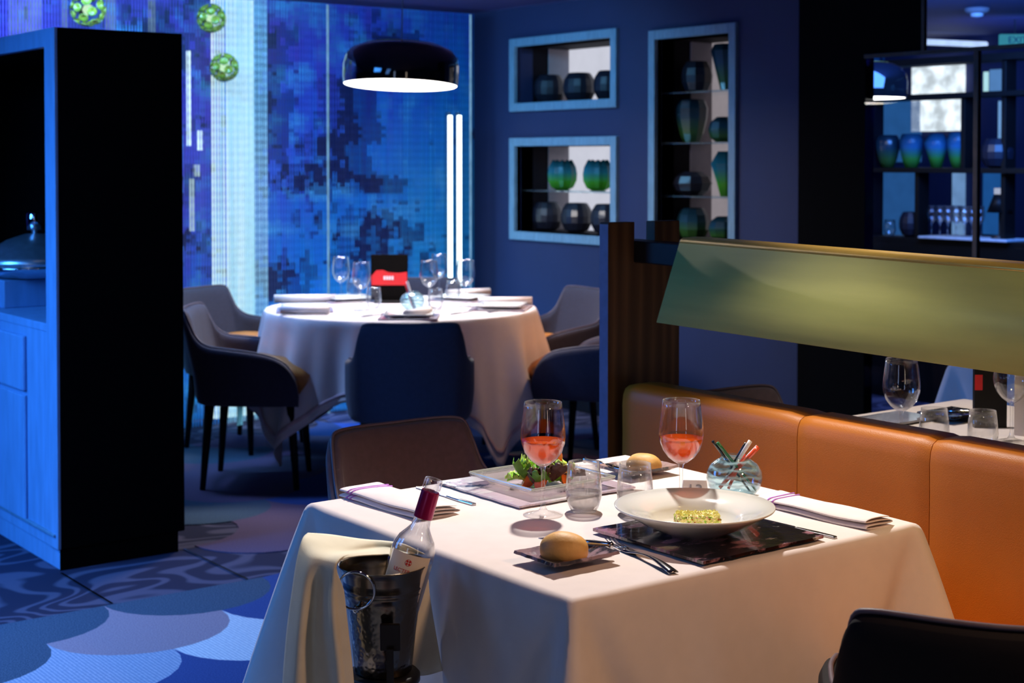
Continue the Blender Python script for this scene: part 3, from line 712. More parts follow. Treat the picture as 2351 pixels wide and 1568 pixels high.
def tumbler(label, p, water=False, group=None, n=48):
    t = thing('water_tumbler', label, 'glass', p, 0, group)
    pr = [(0, 0), (.022, 0), (.0255, .002), (.031, .014), (.0355, .030), (.0365, .044), (.0345, .068), (.0310, .100), (.0303, .100), (.0338, .068), (.0357, .044), (.0346, .030), (.030, .016), (.022, .008), (0, .008)]
    MB().lathe(pr, n).build('glass', M['glass'], t, smooth=True)
    if water: MB().lathe([(0, .0085), (.022, .0085), (.0298, .0165), (.0343, .030), (.0352, .040), (.0345, .0402), (0, .0402)], n).build('water', M['water'], t, smooth=True)
    return t
TOPZ = .7508
wine_glass('near-left wine glass of rose wine in front of the salad plate', (1.834, 2.358, TOPZ), True, 'wine glasses of rose wine')
wine_glass('far-right wine glass of rose wine between the bread roll and the stick vase', (2.07, 2.215, TOPZ), True, 'wine glasses of rose wine')
tumbler('half full water tumbler in front of the salad, left of the pair', (1.917, 2.333, TOPZ), True, 'water tumblers on the near table')
tumbler('water tumbler partly behind the white bowl, right of the pair', (1.990, 2.262, TOPZ), True, 'water tumblers on the near table')

SL = painted_glass('black_painted_slate', (.006, .005, .009), [((.42, .20, .25), 6, .515), ((.45, .42, .28), 5, .60), ((.75, .70, .68), 12, .63)], .12, 2.3)
SL2 = painted_glass('pastel_painted_glass', (.05, .06, .11), [((.58, .45, .52), 4, .40), ((.66, .62, .62), 6, .52), ((.75, .80, .74), 14, .64), ((.5, .10, .03), 22, .74)], .12, 5.1)
def slab(name, x0, x1, y0, y1, z, th, m, label, cat, group=None, edge=None, lift=0):
    t = thing(name, label, cat, ((x0 + x1) / 2, (y0 + y1) / 2, z), 0, group); hx, hy = (x1 - x0) / 2, (y1 - y0) / 2
    rows = []
    for i in range(13):
        u = i / 12 * 2 - 1
        rows.append([(u * hx + .0012 * sin(j * 2.1 + i), (j / 12 * 2 - 1) * hy + .0012 * sin(i * 1.7), th + lift * (max(abs(u), abs(j / 12 * 2 - 1)) ** 3)) for j in range(13)])
    MB().grid(rows).build('plate_body', m, t, smooth=False, solid=th * .9, off=-1)
    if edge: pass
    return t
slab('slate_placemat', 1.815, 2.120, 1.886, 2.182, TOPZ, .006, SL, 'black painted slate placemat under the white bowl', 'placemat')
slab('glass_placemat', 1.822, 2.132, 2.420, 2.715, TOPZ, .004, SL2, 'pastel painted glass placemat under the salad plate', 'placemat')
slab('bread_plate', 1.572, 1.718, 1.990, 2.105, TOPZ, .006, painted_glass('bread_plate_glass', (.045, .04, .05), [((.32, .22, .26), 12, .46), ((.55, .60, .50), 14, .64), ((.6, .08, .03), 30, .75)], .15, 8), 'small dark upturned glass bread plate with a roll and knife at the near edge', 'plate', None, None, .012)
slab('bread_plate', 2.165, 2.312, 2.478, 2.595, TOPZ, .006, painted_glass('far_bread_plate_glass', (.10, .09, .10), [((.38, .26, .24), 10, .45), ((.55, .50, .48), 14, .6)], .15, 9), 'small glass bread plate with a roll at the far edge by the banquette', 'plate', None, None, .012)
# white bowl
pr = [(0, 0), (.048, 0), (.052, .003), (.060, .006), (.095, .022), (.128, .041), (.1475, .052), (.1485, .0545), (.1465, .0555), (.118, .047), (.088, .037), (.082, .030), (.074, .016), (.060, .010), (0, .009)]
tag(MB().lathe(pr, 96).build('soup_plate', M['white_china'], smooth=True, loc=(1.948, 2.048, TOPZ + .0065)), 'wide white porcelain bowl plate holding the yellow-green tartare', 'plate')
# tartare block
k = NT('tartare_mix'); co = k.n('ShaderNodeTexCoord').outputs['Object']
v = k.n('ShaderNodeTexVoronoi', {'Vector': co, 'Scale': 260.0}); cc = k.n('ShaderNodeSeparateColor', {0: v.outputs['Color']}).outputs[0]
c = k.ramp(cc, [(0, (.85, .72, .25)), (.35, (.62, .62, .10)), (.6, (.90, .82, .42)), (.8, (.30, .50, .04)), (.93, (.42, .08, .02))], 'CONSTANT')
b = k.n('ShaderNodeBump', {'Strength': .8, 'Distance': .003, 'Height': v.outputs[0]})
p = k.n('ShaderNodeBsdfPrincipled', {'Base Color': c, 'Roughness': .5, 'Normal': b.outputs[0]}); TM = k.done(p.outputs[0])
def rough_block(hx, hy, h, seed, amp=.003):
    bm = bmesh.new(); bmesh.ops.create_cube(bm, size=2); bmesh.ops.subdivide_edges(bm, edges=bm.edges, cuts=9, use_grid_fill=True)
    mb = MB()
    vs = []
    for v in bm.verts:
        c_ = v.co; n_ = c_.normalized(); d = mnoise.noise(Vector((c_.x * 4 + seed, c_.y * 4, c_.z * 3))) * amp * 1.5 + mnoise.noise(c_ * 11 + Vector((seed, 0, 0))) * amp
        L = (abs(c_.x) ** 8 + abs(c_.y) ** 8 + abs(c_.z) ** 8) ** (1 / 8)
        q = Vector((c_.x / L * hx, c_.y / L * hy, c_.z / L * h / 2 + h / 2)); vs.append(q + n_ * d)
    bm.verts.index_update(); fs = [tuple(v.index for v in f.verts) for f in bm.faces]; bm.free(); return mb.add(vs, fs)
tt = thing('tartare_portion', 'yellow-green crumb-topped tartare block in the white bowl', 'food', (1.948, 2.040, TOPZ + .0165), -TH)
rough_block(.041, .028, .030, 3).build('tartare', TM, tt, smooth=True)
cr = MB()
for i in range(420):
    x, y = rnd.uniform(-.039, .039), rnd.uniform(-.025, .025); s_ = rnd.uniform(.0008, .0019)
    cr.add([(x + s_, y, .030), (x - s_, y + s_, .030), (x - s_, y - s_, .0302), (x, y, .030 + s_ * 1.7)], [(0, 1, 3), (1, 2, 3), (2, 0, 3)])
tag(cr.build('crumbs', mat('golden_crumbs', (.85, .72, .22), .6, var=.4, scale=200), tt), kind='stuff')
for i in range(9):
    MB().lathe([(0, -.003), (.003, -.001), (.003, .001), (0, .003)], 6).build('garnish_flake', mat('herb_flake' + str(i), ((.05, .10, .01), (.18, .03, .02))[i % 2], .5), tt, loc=(rnd.uniform(-.034, .034), rnd.uniform(-.026, .0), rnd.uniform(.018, .028)))

# bread rolls
def bread(label, loc, rz, L=.050, W=.031, H=.027, seed=0, tiltx=0):
    mb = MB(); rows = []
    n = 28
    for i in range(n + 1):
        a = pi * i / n; row = []
        for j in range(36):
            b_ = 2 * pi * j / 36
            x, y, z = cos(a), sin(a) * cos(b_), sin(a) * sin(b_)
            d = 1 + .05 * mnoise.noise(Vector((x * 1.4 + seed, y * 1.4, z * 1.4))) 
            g = .035 * math.exp(-((y - .05 * sin(x * 6)) / .10) ** 2) * (1 if z > 0 and abs(x) < .55 else 0)
            row.append((math.copysign(abs(x) ** .9, x) * L * d, y * W * d, (z if z > -.55 else -.55 - (z + .55) * -.15) * H * (d - g) + H * .6))
        rows.append(row)
    o = mb.grid(rows, closed=True).build('bread_roll', M['bread'], smooth=True, loc=loc, rot=(0, tiltx, rz)); return tag(o, label, 'bread', 'bread rolls')
bread('golden oval bread roll on the near bread plate beside the butter knife', (1.640, 2.050, TOPZ + .008), radians(-48), .043, .031, .030, 1.2)
bread('yellow oval bread roll on the far bread plate by the banquette', (2.252, 2.530, TOPZ + .008), radians(-62), .040, .027, .025, 5)

# square glass plate and salad
def square_plate():
    t = thing('square_glass_plate', 'square textured clear glass plate with upturned rim holding the salad', 'plate', (1.982, 2.553, TOPZ + .0045), 0)
    rows = []; N = 20; h = .110
    for i in range(N + 1):
        row = []
        for j in range(N + 1):
            u, v_ = i / N * 2 - 1, j / N * 2 - 1; m_ = max(abs(u), abs(v_)); zz = .001 + .022 * sstep((m_ - .55) / .45) + .0007 * sin(i * 3.1 + j * 1.9)
            row.append((u * h, v_ * h, zz))
        rows.append(row)
    MB().grid(rows).build('dish', thin_glass('frosted_plate_glass', (.90, .88, .86), .5, .12, .38, (.62, .58, .56)), t, smooth=True, solid=.004, off=1)
    rim = [(-h, -h, .0255), (h, -h, .0255), (h, h, .0255), (-h, h, .0255), (-h, -h, .0255)]
    for a, b in zip(rim, rim[1:]): MB().tube([a, b], .0026, 8).build('rim', thin_glass('rim_glass' , (.92, .95, .90), .7, .05, .45, (.75, .75, .66)), t)
    return t
square_plate()
LG = [mat('frisee_green', (.30, .78, .03), .45, var=.25, scale=60), mat('pale_frisee', (.62, .90, .14), .45, var=.2, scale=60), mat('oakleaf_brown', (.095, .035, .022), .45, var=.3, scale=50), mat('dark_lettuce', (.10, .24, .02), .45, var=.3, scale=50)]
TOM = mat('tomato_flesh', (.82, .14, .015), .22, var=.25, scale=60, coat=.5)
sal = thing('leaf_salad', 'green and brown leaf salad with tomato wedges on the square glass plate', 'salad', (1.985, 2.548, TOPZ + .009), -TH)
def leaf(L, W, curl, frill, seed):
    mb = MB(); rows = []; n, m_ = 12, 12
    r = random.Random(seed)
    for i in range(n + 1):
        u = i / n; row = []
        for j in range(m_ + 1):
            v = j / m_ * 2 - 1
            wid = W * (sin(pi * min(1, u * .85 + .10)) ** .7) * (1 + .18 * sin(u * 26 + seed))
            f = frill * abs(v) ** 2 * sin(u * 34 + v * 3 + seed * 2) + frill * .6 * abs(v) ** 2 * sin(u * 57 + seed)
            row.append((v * wid + f * .3, L * u * cos(curl * u * .6) + (abs(v) ** 3) * f * .4, L * .6 * sin(curl * u) * u + .012 * v * v + f))
        rows.append(row)
    return mb.grid(rows)
for i in range(40):
    a = i * 2.399; rr = .008 + .030 * ((i * 7 % 10) / 10); kind_ = [0, 1, 2, 0, 3, 1, 0, 2][i % 8]
    el = rnd.uniform(.15, 1.15); L = rnd.uniform(.035, .055)
    m_ = Matrix.Translation((rr * cos(a) * 1.25, rr * sin(a) * .7, .004 + .022 * (i % 7) / 7 * (1.2 - rr / .05))) @ Matrix.Rotation(a - pi / 2 + rnd.uniform(-.6, .6), 4, 'Z') @ Matrix.Rotation(el, 4, 'X')
    leaf(L, rnd.uniform(.012, .021), rnd.uniform(-.7, .9), .0045 if kind_ != 2 else .002, i * 1.3).xf(m_).build('lettuce_leaf', LG[kind_], sal, smooth=True, solid=.0006)
for i, (x, y, z, rz) in enumerate(((-.045, -.020, .006, .3), (-.008, -.043, .004, 1.2), (.055, -.018, .006, 2.2), (.018, -.005, .040, .9), (.040, .018, .012, 0))):
    q = MB(); rows = []
    for j in range(9):
        b_ = -pi / 2 + pi * j / 8; rows.append([(.021 * cos(b_) * cos(a_), .021 * cos(b_) * sin(a_), .023 * sin(b_) + .012) for a_ in [pi / 2.2 * k_ / 6 for k_ in range(7)]] + [(0, 0, .012 * sin(b_) + .010)])
    q.grid(rows, closed=True).build('tomato_wedge', TOM, sal, smooth=False, loc=(x, y, z), rot=(.3, .4, rz))
for i in range(10):
    a = i * .63 + .2; MB().tube([(.02 * cos(a), .015 * sin(a), .03), (.045 * cos(a), .03 * sin(a), .045 + .01 * sin(i)), (.062 * cos(a + .3), .035 * sin(a + .3), .03)], .0007, 5).build('sprout', LG[1], sal)

# cutlery
def knife(label, p, rz, L=.22, group='table knives', tiltx=0, blue=False):
    t = thing('table_knife', label, 'knife', p, rz, group); t.rotation_euler = (tiltx, 0, rz)
    hw = .0095
    MB().prism([(-.0055, 0), (.0055, 0), (.0068, L * .22), (.0042, L * .45), (-.0042, L * .45), (-.0068, L * .22)], 0, .0055).build('handle', M['cutlery'], t, bevel=.0018)
    MB().prism([(-.004, L * .45), (.0042, L * .45), (.0105, L * .50), (.0105, L * .85), (.006, L * .97), (-.001, L), (-.004, L * .97)], .0018, .0036).build('blade', M['cutlery'], t, bevel=.0005)
    return t
def fork(label, p, rz, L=.2):
    t = thing('table_fork', label, 'fork', p, rz)
    rows = []
    for i in range(15):
        u = i / 14; wd = lerp(.0095, .0035, sstep(u / .55)) if u < .6 else lerp(.0035, .0105, sstep((u - .6) / .32))
        z = .004 + .008 * sin(pi * min(1, u / .85)); rows.append([(-wd, u * L * .76, z), (0, u * L * .76, z + .0012), (wd, u * L * .76, z)])
    MB().grid(rows).build('handle', M['cutlery'], t, smooth=True, solid=.002)
    for k_ in range(4):
        x = -.0090 + .006 * k_; pts = [(x * .95, L * .75, rows[-1][0][2] + .0003), (x, L * .82, .004), (x, L * .90, .0045), (x, L, .011)]
        MB().tube(pts, [.0016, .0015, .0013, .0008], 6).build('tine', M['cutlery'], t, smooth=True)
    return t
fork('steel fork lying between the bread plate and the black slate', (1.744, 1.884, TOPZ), atan2(-(1.792 - 1.744), 2.10 - 1.884), .232)
knife('table knife right of the white bowl, next to the right napkin', (2.150, 1.885, TOPZ), radians(3), .21)
kn2 = knife('table knife beside the pastel placemat, near the left napkin', (1.772, 2.505, TOPZ), radians(1), .21)
# butter knives: on near plate, handle towards the right with ball end
def butter(label, a, b):
    a, b = Vector(a), Vector(b); t = thing('butter_knife', label, 'knife', a, 0, 'butter knives'); d = b - a
    t.rotation_euler = d.to_track_quat('Y', 'Z').to_euler(); L = d.length
    MB().tube([(0, 0, 0), (0, .004, 0), (0, .010, 0), (0, L * .25, .0), (0, L * .55, 0)], [.004, .0075, .0045, .0058, .0042], 12).build('handle', M['cutlery'], t, smooth=True)
    MB().prism([(-.004, L * .5), (.004, L * .5), (.010, L * .62), (.009, L * .92), (.0, L), (-.004, L * .95)], -.001, .001).build('blade', M['cutlery'], t, bevel=.0004)
butter('butter knife with a ball-ended handle resting on the near bread plate behind the roll', (1.728, 2.022, TOPZ + .0255), (1.665, 2.155, TOPZ + .020))
butter('butter knife leaning on the far bread plate, blue in reflection', (2.190, 2.665, TOPZ + .020), (2.20, 2.49, TOPZ + .018))

# napkins
def napkin(label, x0, y0, wd, L, rz=0, group='folded napkins with lilac stripes', seed=0, h=.0165):
    t = thing('folded_napkin', label, 'napkin', (x0, y0, TOPZ + .002), rz, group)
    def path(extra=0.0):
        P = []
        z = [.000, .0055, .011, .0165]
        layers = 4
        for l in range(layers):
            zz = z[l] * (h / .0165) * .95
            xs = [wd, wd * .66, wd * .33, .012] if l % 2 == 0 else [.012, wd * .33, wd * .66, wd]
            for x in xs: P.append((x, zz))
            if l < layers - 1:
                zn = (zz + z[l + 1] * (h / .0165) * .95) / 2
                P.append((.003 if l % 2 == 0 else wd + .002, zn))
        return P
    pth = path()
    def g(ya, yb, lift, n):
        rows = []
        for i in range(n + 1):
            y = lerp(ya, yb, i / n); u = y / L; row = []
            for x, z in pth:
                puff = .008 * sin(pi * min(1, max(0, x / wd))) * (z / h) * (.6 + .4 * sin(u * 3 + seed))
                row.append((x + .003 * sin(u * 5 + seed) + .004 * u * (z / h), y + .004 * (z / h) * sin(x * 60 + seed) * (1 if u < .05 or u > .95 else 0), z + puff + lift * (1 if z > h * .8 else 0) + .0015 * sin(u * 9 + x * 30 + seed)))
            rows.append(row)
        return rows
    MB().grid(g(0, L, 0, 26)).build('cloth', M['napkin'], t, smooth=True, solid=.0028, sub=1)
    for ya in (L * .82, L * .87):
        MB().grid(g(ya, ya + .0035, .0006, 2)).build('stripe', M['stripe'], t, smooth=True, solid=.0042)
    return t
napkin('folded napkin with lilac stripes at the far left edge of the near table', 1.598, 2.455, .105, .285, radians(2), seed=1)
napkin('folded napkin with lilac stripes at the right end of the near table by the banquette', 2.232, 1.888, .085, .285, radians(1.5), seed=2.2)

# vase of coloured sticks
vs_ = thing('globe_vase', 'squat clear blue-tinged glass globe vase on the near table', 'vase', (2.250, 2.247, TOPZ))
swirl = NT('swirled_blue_glass'); co = swirl.n('ShaderNodeTexCoord').outputs['Object']
wv = swirl.n('ShaderNodeTexWave', {'Vector': co, 'Scale': 22.0, 'Distortion': 5.0, 'Detail': 2.0}, bands_direction='Z').outputs[1]
tr = swirl.n('ShaderNodeBsdfTransparent', {0: (.86, .95, .97, 1)}).outputs[0]; df = swirl.n('ShaderNodeBsdfDiffuse', {0: (.45, .68, .75, 1)}).outputs[0]
a = swirl.n('ShaderNodeMixShader', {0: swirl.math('MULTIPLY', swirl.math('POWER', wv, 3.0), .38), 1: tr, 2: df}).outputs[0]
gl = swirl.n('ShaderNodeBsdfGlossy', {'Roughness': .01}).outputs[0]; lw = swirl.n('ShaderNodeLayerWeight', {0: .5}).outputs['Facing']
M['swirl'] = swirl.done(swirl.n('ShaderNodeMixShader', {0: swirl.math('MULTIPLY_ADD', swirl.math('POWER', lw, 2.5), .5, .06), 1: a, 2: gl}).outputs[0])
gp = [(0, 0), (.030, 0), (.042, .008), (.053, .022), (.058, .040), (.056, .056), (.047, .071), (.034, .079), (.028, .083), (.029, .087), (.0275, .087), (.0265, .083), (.033, .077), (.0455, .069), (.054, .055), (.056, .040), (.051, .023), (.040, .010), (.028, .004), (0, .004)]
MB().lathe(gp, 64).build('bowl', M['swirl'], vs_, smooth=True)
stk = [(1647, 1016, (1735, 1125), (.02, .16, .05), 'dark green glass stirrer stick leaning left in the globe vase', .0034), (1636, 1012, (1722, 1128), (.006, .006, .01), 'black stirrer stick leaning left in the globe vase', .0030),
       (1723, 1012, (1660, 1110), (.80, .78, .76), 'white stirrer stick leaning right in the globe vase', .0046), (1713, 1016, (1668, 1090), (.006, .006, .01), 'black stirrer stick leaning right beside the white one', .0030),
       (1741, 1026, (1652, 1120), (.80, .10, .04), 'red and white stirrer stick, outermost leaning right in the globe vase', .0050), (1708, 1042, (1672, 1122), (.78, .08, .04), 'short red stirrer stick in the middle of the globe vase', .0042)]
for i, (px, py, (qx, qy), col, lb, r) in enumerate(stk):
    dd = (Vector((2.250, 2.247, .8)) - CAM).dot(FW); a = dep(px, py, dd + .012 * (i - 2.5) / 2.5); b = dep(qx, qy, dd - .010 * (i - 2.5) / 2.5)
    b.z = max(b.z, TOPZ + .010)
    t = thing('stirrer_stick', lb, 'stick', b, 0, 'coloured sticks in the globe vase'); d_ = a - b; t.rotation_euler = d_.to_track_quat('Z', 'Y').to_euler()
    MB().tube([(0, 0, 0), (0, 0, d_.length * .9), (0, 0, d_.length)], [r * .7, r, r], 12).build('rod', mat('stick_colour' + str(i), col, .25, var=.05, coat=.5), t, smooth=True)
    if i == 4: MB().box(r * .2, r * 1.12, -r * .8, r * .8, d_.length * .3, d_.length * 1.001).build('white_stripe', M['white_plastic'], t)

# number card
cn = thing('table_number', 'small white tent card with the number 13 behind the white bowl', 'sign', (2.155, 2.265, TOPZ), -TH + radians(-6))
MB().add([(-.030, -.022, 0), (.030, -.022, 0), (.030, .022, 0), (-.030, .022, 0), (-.024, -.003, .046), (.024, -.003, .046), (.024, .003, .046), (-.024, .003, .046)], [(0, 3, 2, 1), (4, 5, 6, 7), (0, 1, 5, 4), (1, 2, 6, 5), (2, 3, 7, 6), (3, 0, 4, 7)]).build('card', M['white_plastic'], cn, bevel=.0012)
sl = atan2(.046, .019)
text_mesh('13', .034).xf(Matrix.Translation((0, -.0137, .026)) @ Matrix.Rotation(sl, 4, 'X')).build('digits', M['grey_ink'], cn)

# ------------------------------------------------------------------ ice bucket
BC = Vector((1.387, 2.234, 0)); RZ_, BZ = .752, .566
bk = thing('ice_bucket', 'hammered steel wine bucket with ring handle standing beside the near table', 'bucket', (BC.x, BC.y, BZ), -TH)
HM = NT('hammered_steel'); co = HM.n('ShaderNodeTexCoord').outputs['Object']
vv = HM.n('ShaderNodeTexVoronoi', {'Vector': co, 'Scale': 130.0}, feature='SMOOTH_F1').outputs[0]
z_ = HM.n('ShaderNodeSeparateXYZ', {0: co}).outputs[2]; msk = HM.math('LESS_THAN', z_, .128)
bm_ = HM.n('ShaderNodeBump', {'Strength': HM.math('MULTIPLY', msk, .35), 'Distance': .003, 'Height': vv})
nz = HM.n('ShaderNodeTexNoise', {'Vector': co, 'Scale': 20.0}).outputs[0]
p = HM.n('ShaderNodeBsdfPrincipled', {'Base Color': HM.mix(nz, (.17, .13, .095, 1), (.27, .215, .16, 1)), 'Metallic': 1.0, 'Roughness': .24, 'Normal': bm_.outputs[0]})
M['hammer'] = HM.done(p.outputs[0])
H = RZ_ - BZ
pr = [(0, 0), (.046, 0), (.0495, .003), (.056, H * .35), (.064, H * .68), (.0665, H * .74), (.0675, H * .745), (.0665, H * .76), (.0685, H * .79), (.0695, H * .80), (.0685, H * .815), (.0715, H * .92), (.0755, H * .985), (.0775, H), (.0765, H + .0015), (.074, H * .985), (.066, H * .75), (.054, H * .35), (.046, .006), (0, .006)]
MB().lathe(pr, 72).build('body', M['hammer'], bk, smooth=True)
RD = Matrix.Translation((-.030, -.0705, H * .60))
pts = [(.0325 * cos(a), -.007 - .003 * sin(a), .0325 * sin(a)) for a in [2 * pi * i / 40 for i in range(41)]]
MB().tube([Vector(p_) + Vector((-.041, -.0660, H * .86)) for p_ in pts], .0022, 8, cap=False).build('ring_handle', M['chrome'], bk, smooth=True)
MB().lathe([(.0, 0), (.006, 0), (.0045, .004), (.0065, .008), (.005, .013), (0, .014)], 16).xf(Matrix.Translation((-.041, -.049, H * .66)) @ Matrix.Rotation(radians(90), 4, 'X')).build('knob', M['chrome'], bk, smooth=True)
st = thing('bucket_stand', 'black steel floor stand holding the wine bucket', 'stand', (BC.x, BC.y, 0), -TH)
MB().lathe([(0, .547), (.060, .547), (.064, .550), (.064, .560), (.060, .5645), (0, .5645)], 40).build('support_ring', M['black_metal'], st, smooth=True)
MB().tube([(0, 0, .02), (0, 0, .549)], .011, 14).build('pole', M['black_metal'], st, smooth=True)
MB().lathe([(0, .004), (.14, .004), (.14, .012), (.02, .022), (0, .022)], 40).build('base', M['black_metal'], st, smooth=True)
ga = radians(-76)
MB().box(-.006, .006, -.002, .002, 0, .10).xf(Matrix.Translation((.018, -.068, .530)) @ Matrix.Rotation(radians(7), 4, 'X')).build('strap', M['black_metal'], st)
MB().box(-.017, .017, -.004, .003, 0, .048).xf(Matrix.Translation((.018, -.0705, .624)) @ Matrix.Rotation(radians(8), 4, 'X')).build('clip_plate', M['black_metal'], st, bevel=.002)

# bottle
ba = BC + RT * (-.006) + Vector((0, 0, BZ + .010)); bb = Vector((BC.x, BC.y, 0)) + RT * .088 + Vector((0, 0, .897)) + Vector((FW.x, FW.y, 0)) * .012
bo = thing('wine_bottle', 'clear glass wine bottle with a magenta capsule leaning in the ice bucket', 'bottle', ba)
ax = (bb - ba); LB = ax.length; ez = ax.normalized(); ex = RT - ez * RT.dot(ez); ex.normalize(); ey = ez.cross(ex)
bo.rotation_euler = Matrix((ex, ey, ez)).transposed().to_euler(); sc = LB / .318
op = [(0, .008), (.020, .002), (.033, 0), (.0365, .006), (.037, .02), (.037, .190), (.0355, .203), (.030, .217), (.021, .229), (.0155, .238), (.0145, .248), (.0135, .30), (.0155, .302), (.0155, .314), (.0145, .318)]
ip = [(.011, .318), (.0115, .30), (.012, .248), (.019, .228), (.028, .216), (.0335, .202), (.0350, .190), (.0350, .02), (.02, .012), (0, .016)]
MB().lathe([(r * sc, z * sc) for r, z in op + ip], 64).build('glass', thin_glass('bottle_glass', (.97, .97, .98), .75, .01), bo, smooth=True)
MB().lathe([(r * sc, z * sc) for r, z in [(.0156, .252), (.0160, .256), (.0152, .296), (.0150, .298), (.0146, .296), (.0148, .256)]] + [(.0156 * sc, .252 * sc)], 40).build('capsule', M['capsule'], bo, smooth=True)
RL = .0376 * sc
def wrap(mb, z0, R=RL, ang0=-pi / 2 - .05):
    mb.v = [((R + z * .5 + .0002) * cos(ang0 + x / R), (R + z * .5 + .0002) * sin(ang0 + x / R), z0 + y) for x, y, z in mb.v]; return mb
rows = [[((RL) * cos(a), (RL) * sin(a), z * sc) for a in [-pi / 2 - .05 - 1.0 + 2.0 * i / 24 for i in range(25)]] for z in (.06, .10, .15, .196)]
lab = MB().grid(rows).build('label', M['label'], bo, smooth=True, solid=.0003)
wrap(text_mesh("LEC'TERASO", .0085), .1675 * sc).build('lettering', M['red_ink'], lab)
wrap(text_mesh("~~~~", .013), .155 * sc).build('script_flourish', M['magenta_ink'], lab)
ring = MB()
rp = [(cos(a), sin(a)) for a in [2 * pi * i / 24 for i in range(24)]]
for a_, b_ in ((.0058, .0051),):
    ring.add([(x * a_, y * a_, .0006) for x, y in rp] + [(x * b_, y * b_, .0006) for x, y in rp], [(i, (i + 1) % 24, (i + 1) % 24 + 24, i + 24) for i in range(24)])
for q in range(4):
    ring.add([(.0022 * (1 if q in (0, 3) else -1) + .0019 * x, .0022 * (1 if q < 2 else -1) + .0019 * y, .0006) for x, y in rp], [tuple(range(24))])
wrap(ring, .1825 * sc).build('emblem', M['red_ink'], lab)

# service cloth over the bucket: control grid of pixel + depth points
def sheet(name, ctrl, m, label, cat, nu=40, nv=40, th=.0022, wob=.0):
    cols = [catmull([dep(*c_) for c_ in row], nu) for row in ctrl]
    rows = []
    for i in range(nu): rows.append(catmull([cols[j][i] for j in range(len(cols))], nv))
    o = MB().grid(rows).build(name, m, smooth=True, solid=th); return tag(o, label, cat)
cc_ = [  # each row runs left to right; first row is the top crest
    [(706, 1224, 2.640), (760, 1228, 2.66), (830, 1238, 2.69), (890, 1243, 2.705), (930, 1250, 2.705), (976, 1272, 2.700)],
    [(694, 1238, 2.605), (735, 1252, 2.60), (782, 1262, 2.62), (830, 1264, 2.66), (885, 1262, 2.685), (940, 1272, 2.695)],
    [(683, 1280, 2.585), (712, 1282, 2.56), (742, 1286, 2.55), (775, 1284, 2.545), (778, 1285, 2.550), (782, 1286, 2.555)],
    [(672, 1350, 2.58), (700, 1350, 2.55), (728, 1350, 2.565), (760, 1352, 2.535), (775, 1356, 2.540), (790, 1360, 2.545)],
    [(660, 1440, 2.58), (690, 1440, 2.545), (722, 1440, 2.57), (762, 1442, 2.525), (781, 1446, 2.535), (800, 1450, 2.545)],
    [(652, 1530, 2.585), (684, 1530, 2.545), (724, 1530, 2.575), (770, 1530, 2.53), (790, 1535, 2.537), (810, 1540, 2.545)],
    [(646, 1620, 2.59), (680, 1620, 2.55), (728, 1620, 2.58), (776, 1620, 2.53), (796, 1622, 2.537), (816, 1625, 2.545)]]
sheet('service_cloth', cc_, M['cream'], 'cream service cloth draped over the left of the wine bucket', 'cloth')
cr_ = [[(968, 1300, 2.665), (974, 1290, 2.69), (980, 1284, 2.70)], [(956, 1390, 2.68), (972, 1370, 2.69), (986, 1365, 2.70)], [(950, 1470, 2.68), (974, 1460, 2.69), (1000, 1450, 2.70)], [(940, 1552, 2.68), (980, 1550, 2.685), (1016, 1540, 2.69)]]
sheet('service_cloth', cr_, M['cream'], 'loose corner of white cloth hanging behind the right side of the wine bucket', 'cloth', 16, 16)

# ------------------------------------------------------------------ second table beyond the divider
t2 = thing('pedestal_table', 'table under the blush cloth beyond the banquette', 'table', (3.31, 2.36, .004))
MB().box(-.40, .40, -.40, .40, .705, .738).build('table_top', M['leg'], t2); MB().tube([(0, 0, .02), (0, 0, .706)], .04, 16).build('column', M['black_metal'], t2)
MB().lathe([(0, 0), (.2, 0), (.2, .012), (.05, .03), (0, .03)], 24).build('base', M['black_metal'], t2)
square_cloth('tablecloth', 2.90, 3.72, 1.95, 2.775, .75, .40, 'blush tablecloth on the table beyond the banquette', seedp=2, flare=.02, cbump=.06)
wine_glass('empty wine glass beyond the banquette, left of the tumblers', (2.925, 2.362, TOPZ), group='empty wine glasses beyond the banquette')
wine_glass('empty wine glass at the right edge, in front of the menu', tuple(at(2322, 1014, z=TOPZ).xy) + (TOPZ,), group='empty wine glasses beyond the banquette')
tumbler('empty tumbler beyond the banquette, nearer the wine glass', (3.015, 2.335, TOPZ), group='empty tumblers beyond the banquette')
tumbler('empty tumbler beyond the banquette, in front of the dark menu edge', (3.082, 2.245, TOPZ), group='empty tumblers beyond the banquette')
q = at(2020, 965, z=TOPZ); slab('glass_placemat', q.x - .16, q.x + .12, q.y - .10, q.y + .03, TOPZ, .006, painted_glass('grey_placemat', (.20, .19, .20), [((.30, .27, .29), 6, .5), ((.05, .45, .10), 16, .70), ((.8, .12, .02), 19, .72)], .2, 4), 'grey glass placemat with green and orange specks beyond the banquette', 'placemat')
q = at(2195, 958, z=TOPZ + .006); slab('bread_plate', q.x - .09, q.x + .06, q.y - .06, q.y + .06, TOPZ, .006, painted_glass('black_dish', (.01, .01, .012), [((.10, .09, .10), 10, .55)], .1, 3), 'black glass bread plate beyond the banquette behind the tumblers', 'plate', None, None, .012)
butter('butter knife on the black bread plate beyond the banquette', (q.x + .03, q.y - .04, TOPZ + .023), (q.x - .05, q.y + .06, TOPZ + .021))
mn = thing('menu_card', 'open beige menu card standing at the far right beyond the banquette', 'menu', (3.33, 2.33, TOPZ), -TH + .5)
MB().box(0, .11, -.002, .002, 0, .26).build('page', M['paper'], mn); MB().box(0, .11, -.002, .002, 0, .26).xf(Matrix.Rotation(radians(-70), 4, 'Z')).build('page', M['paper'], mn)
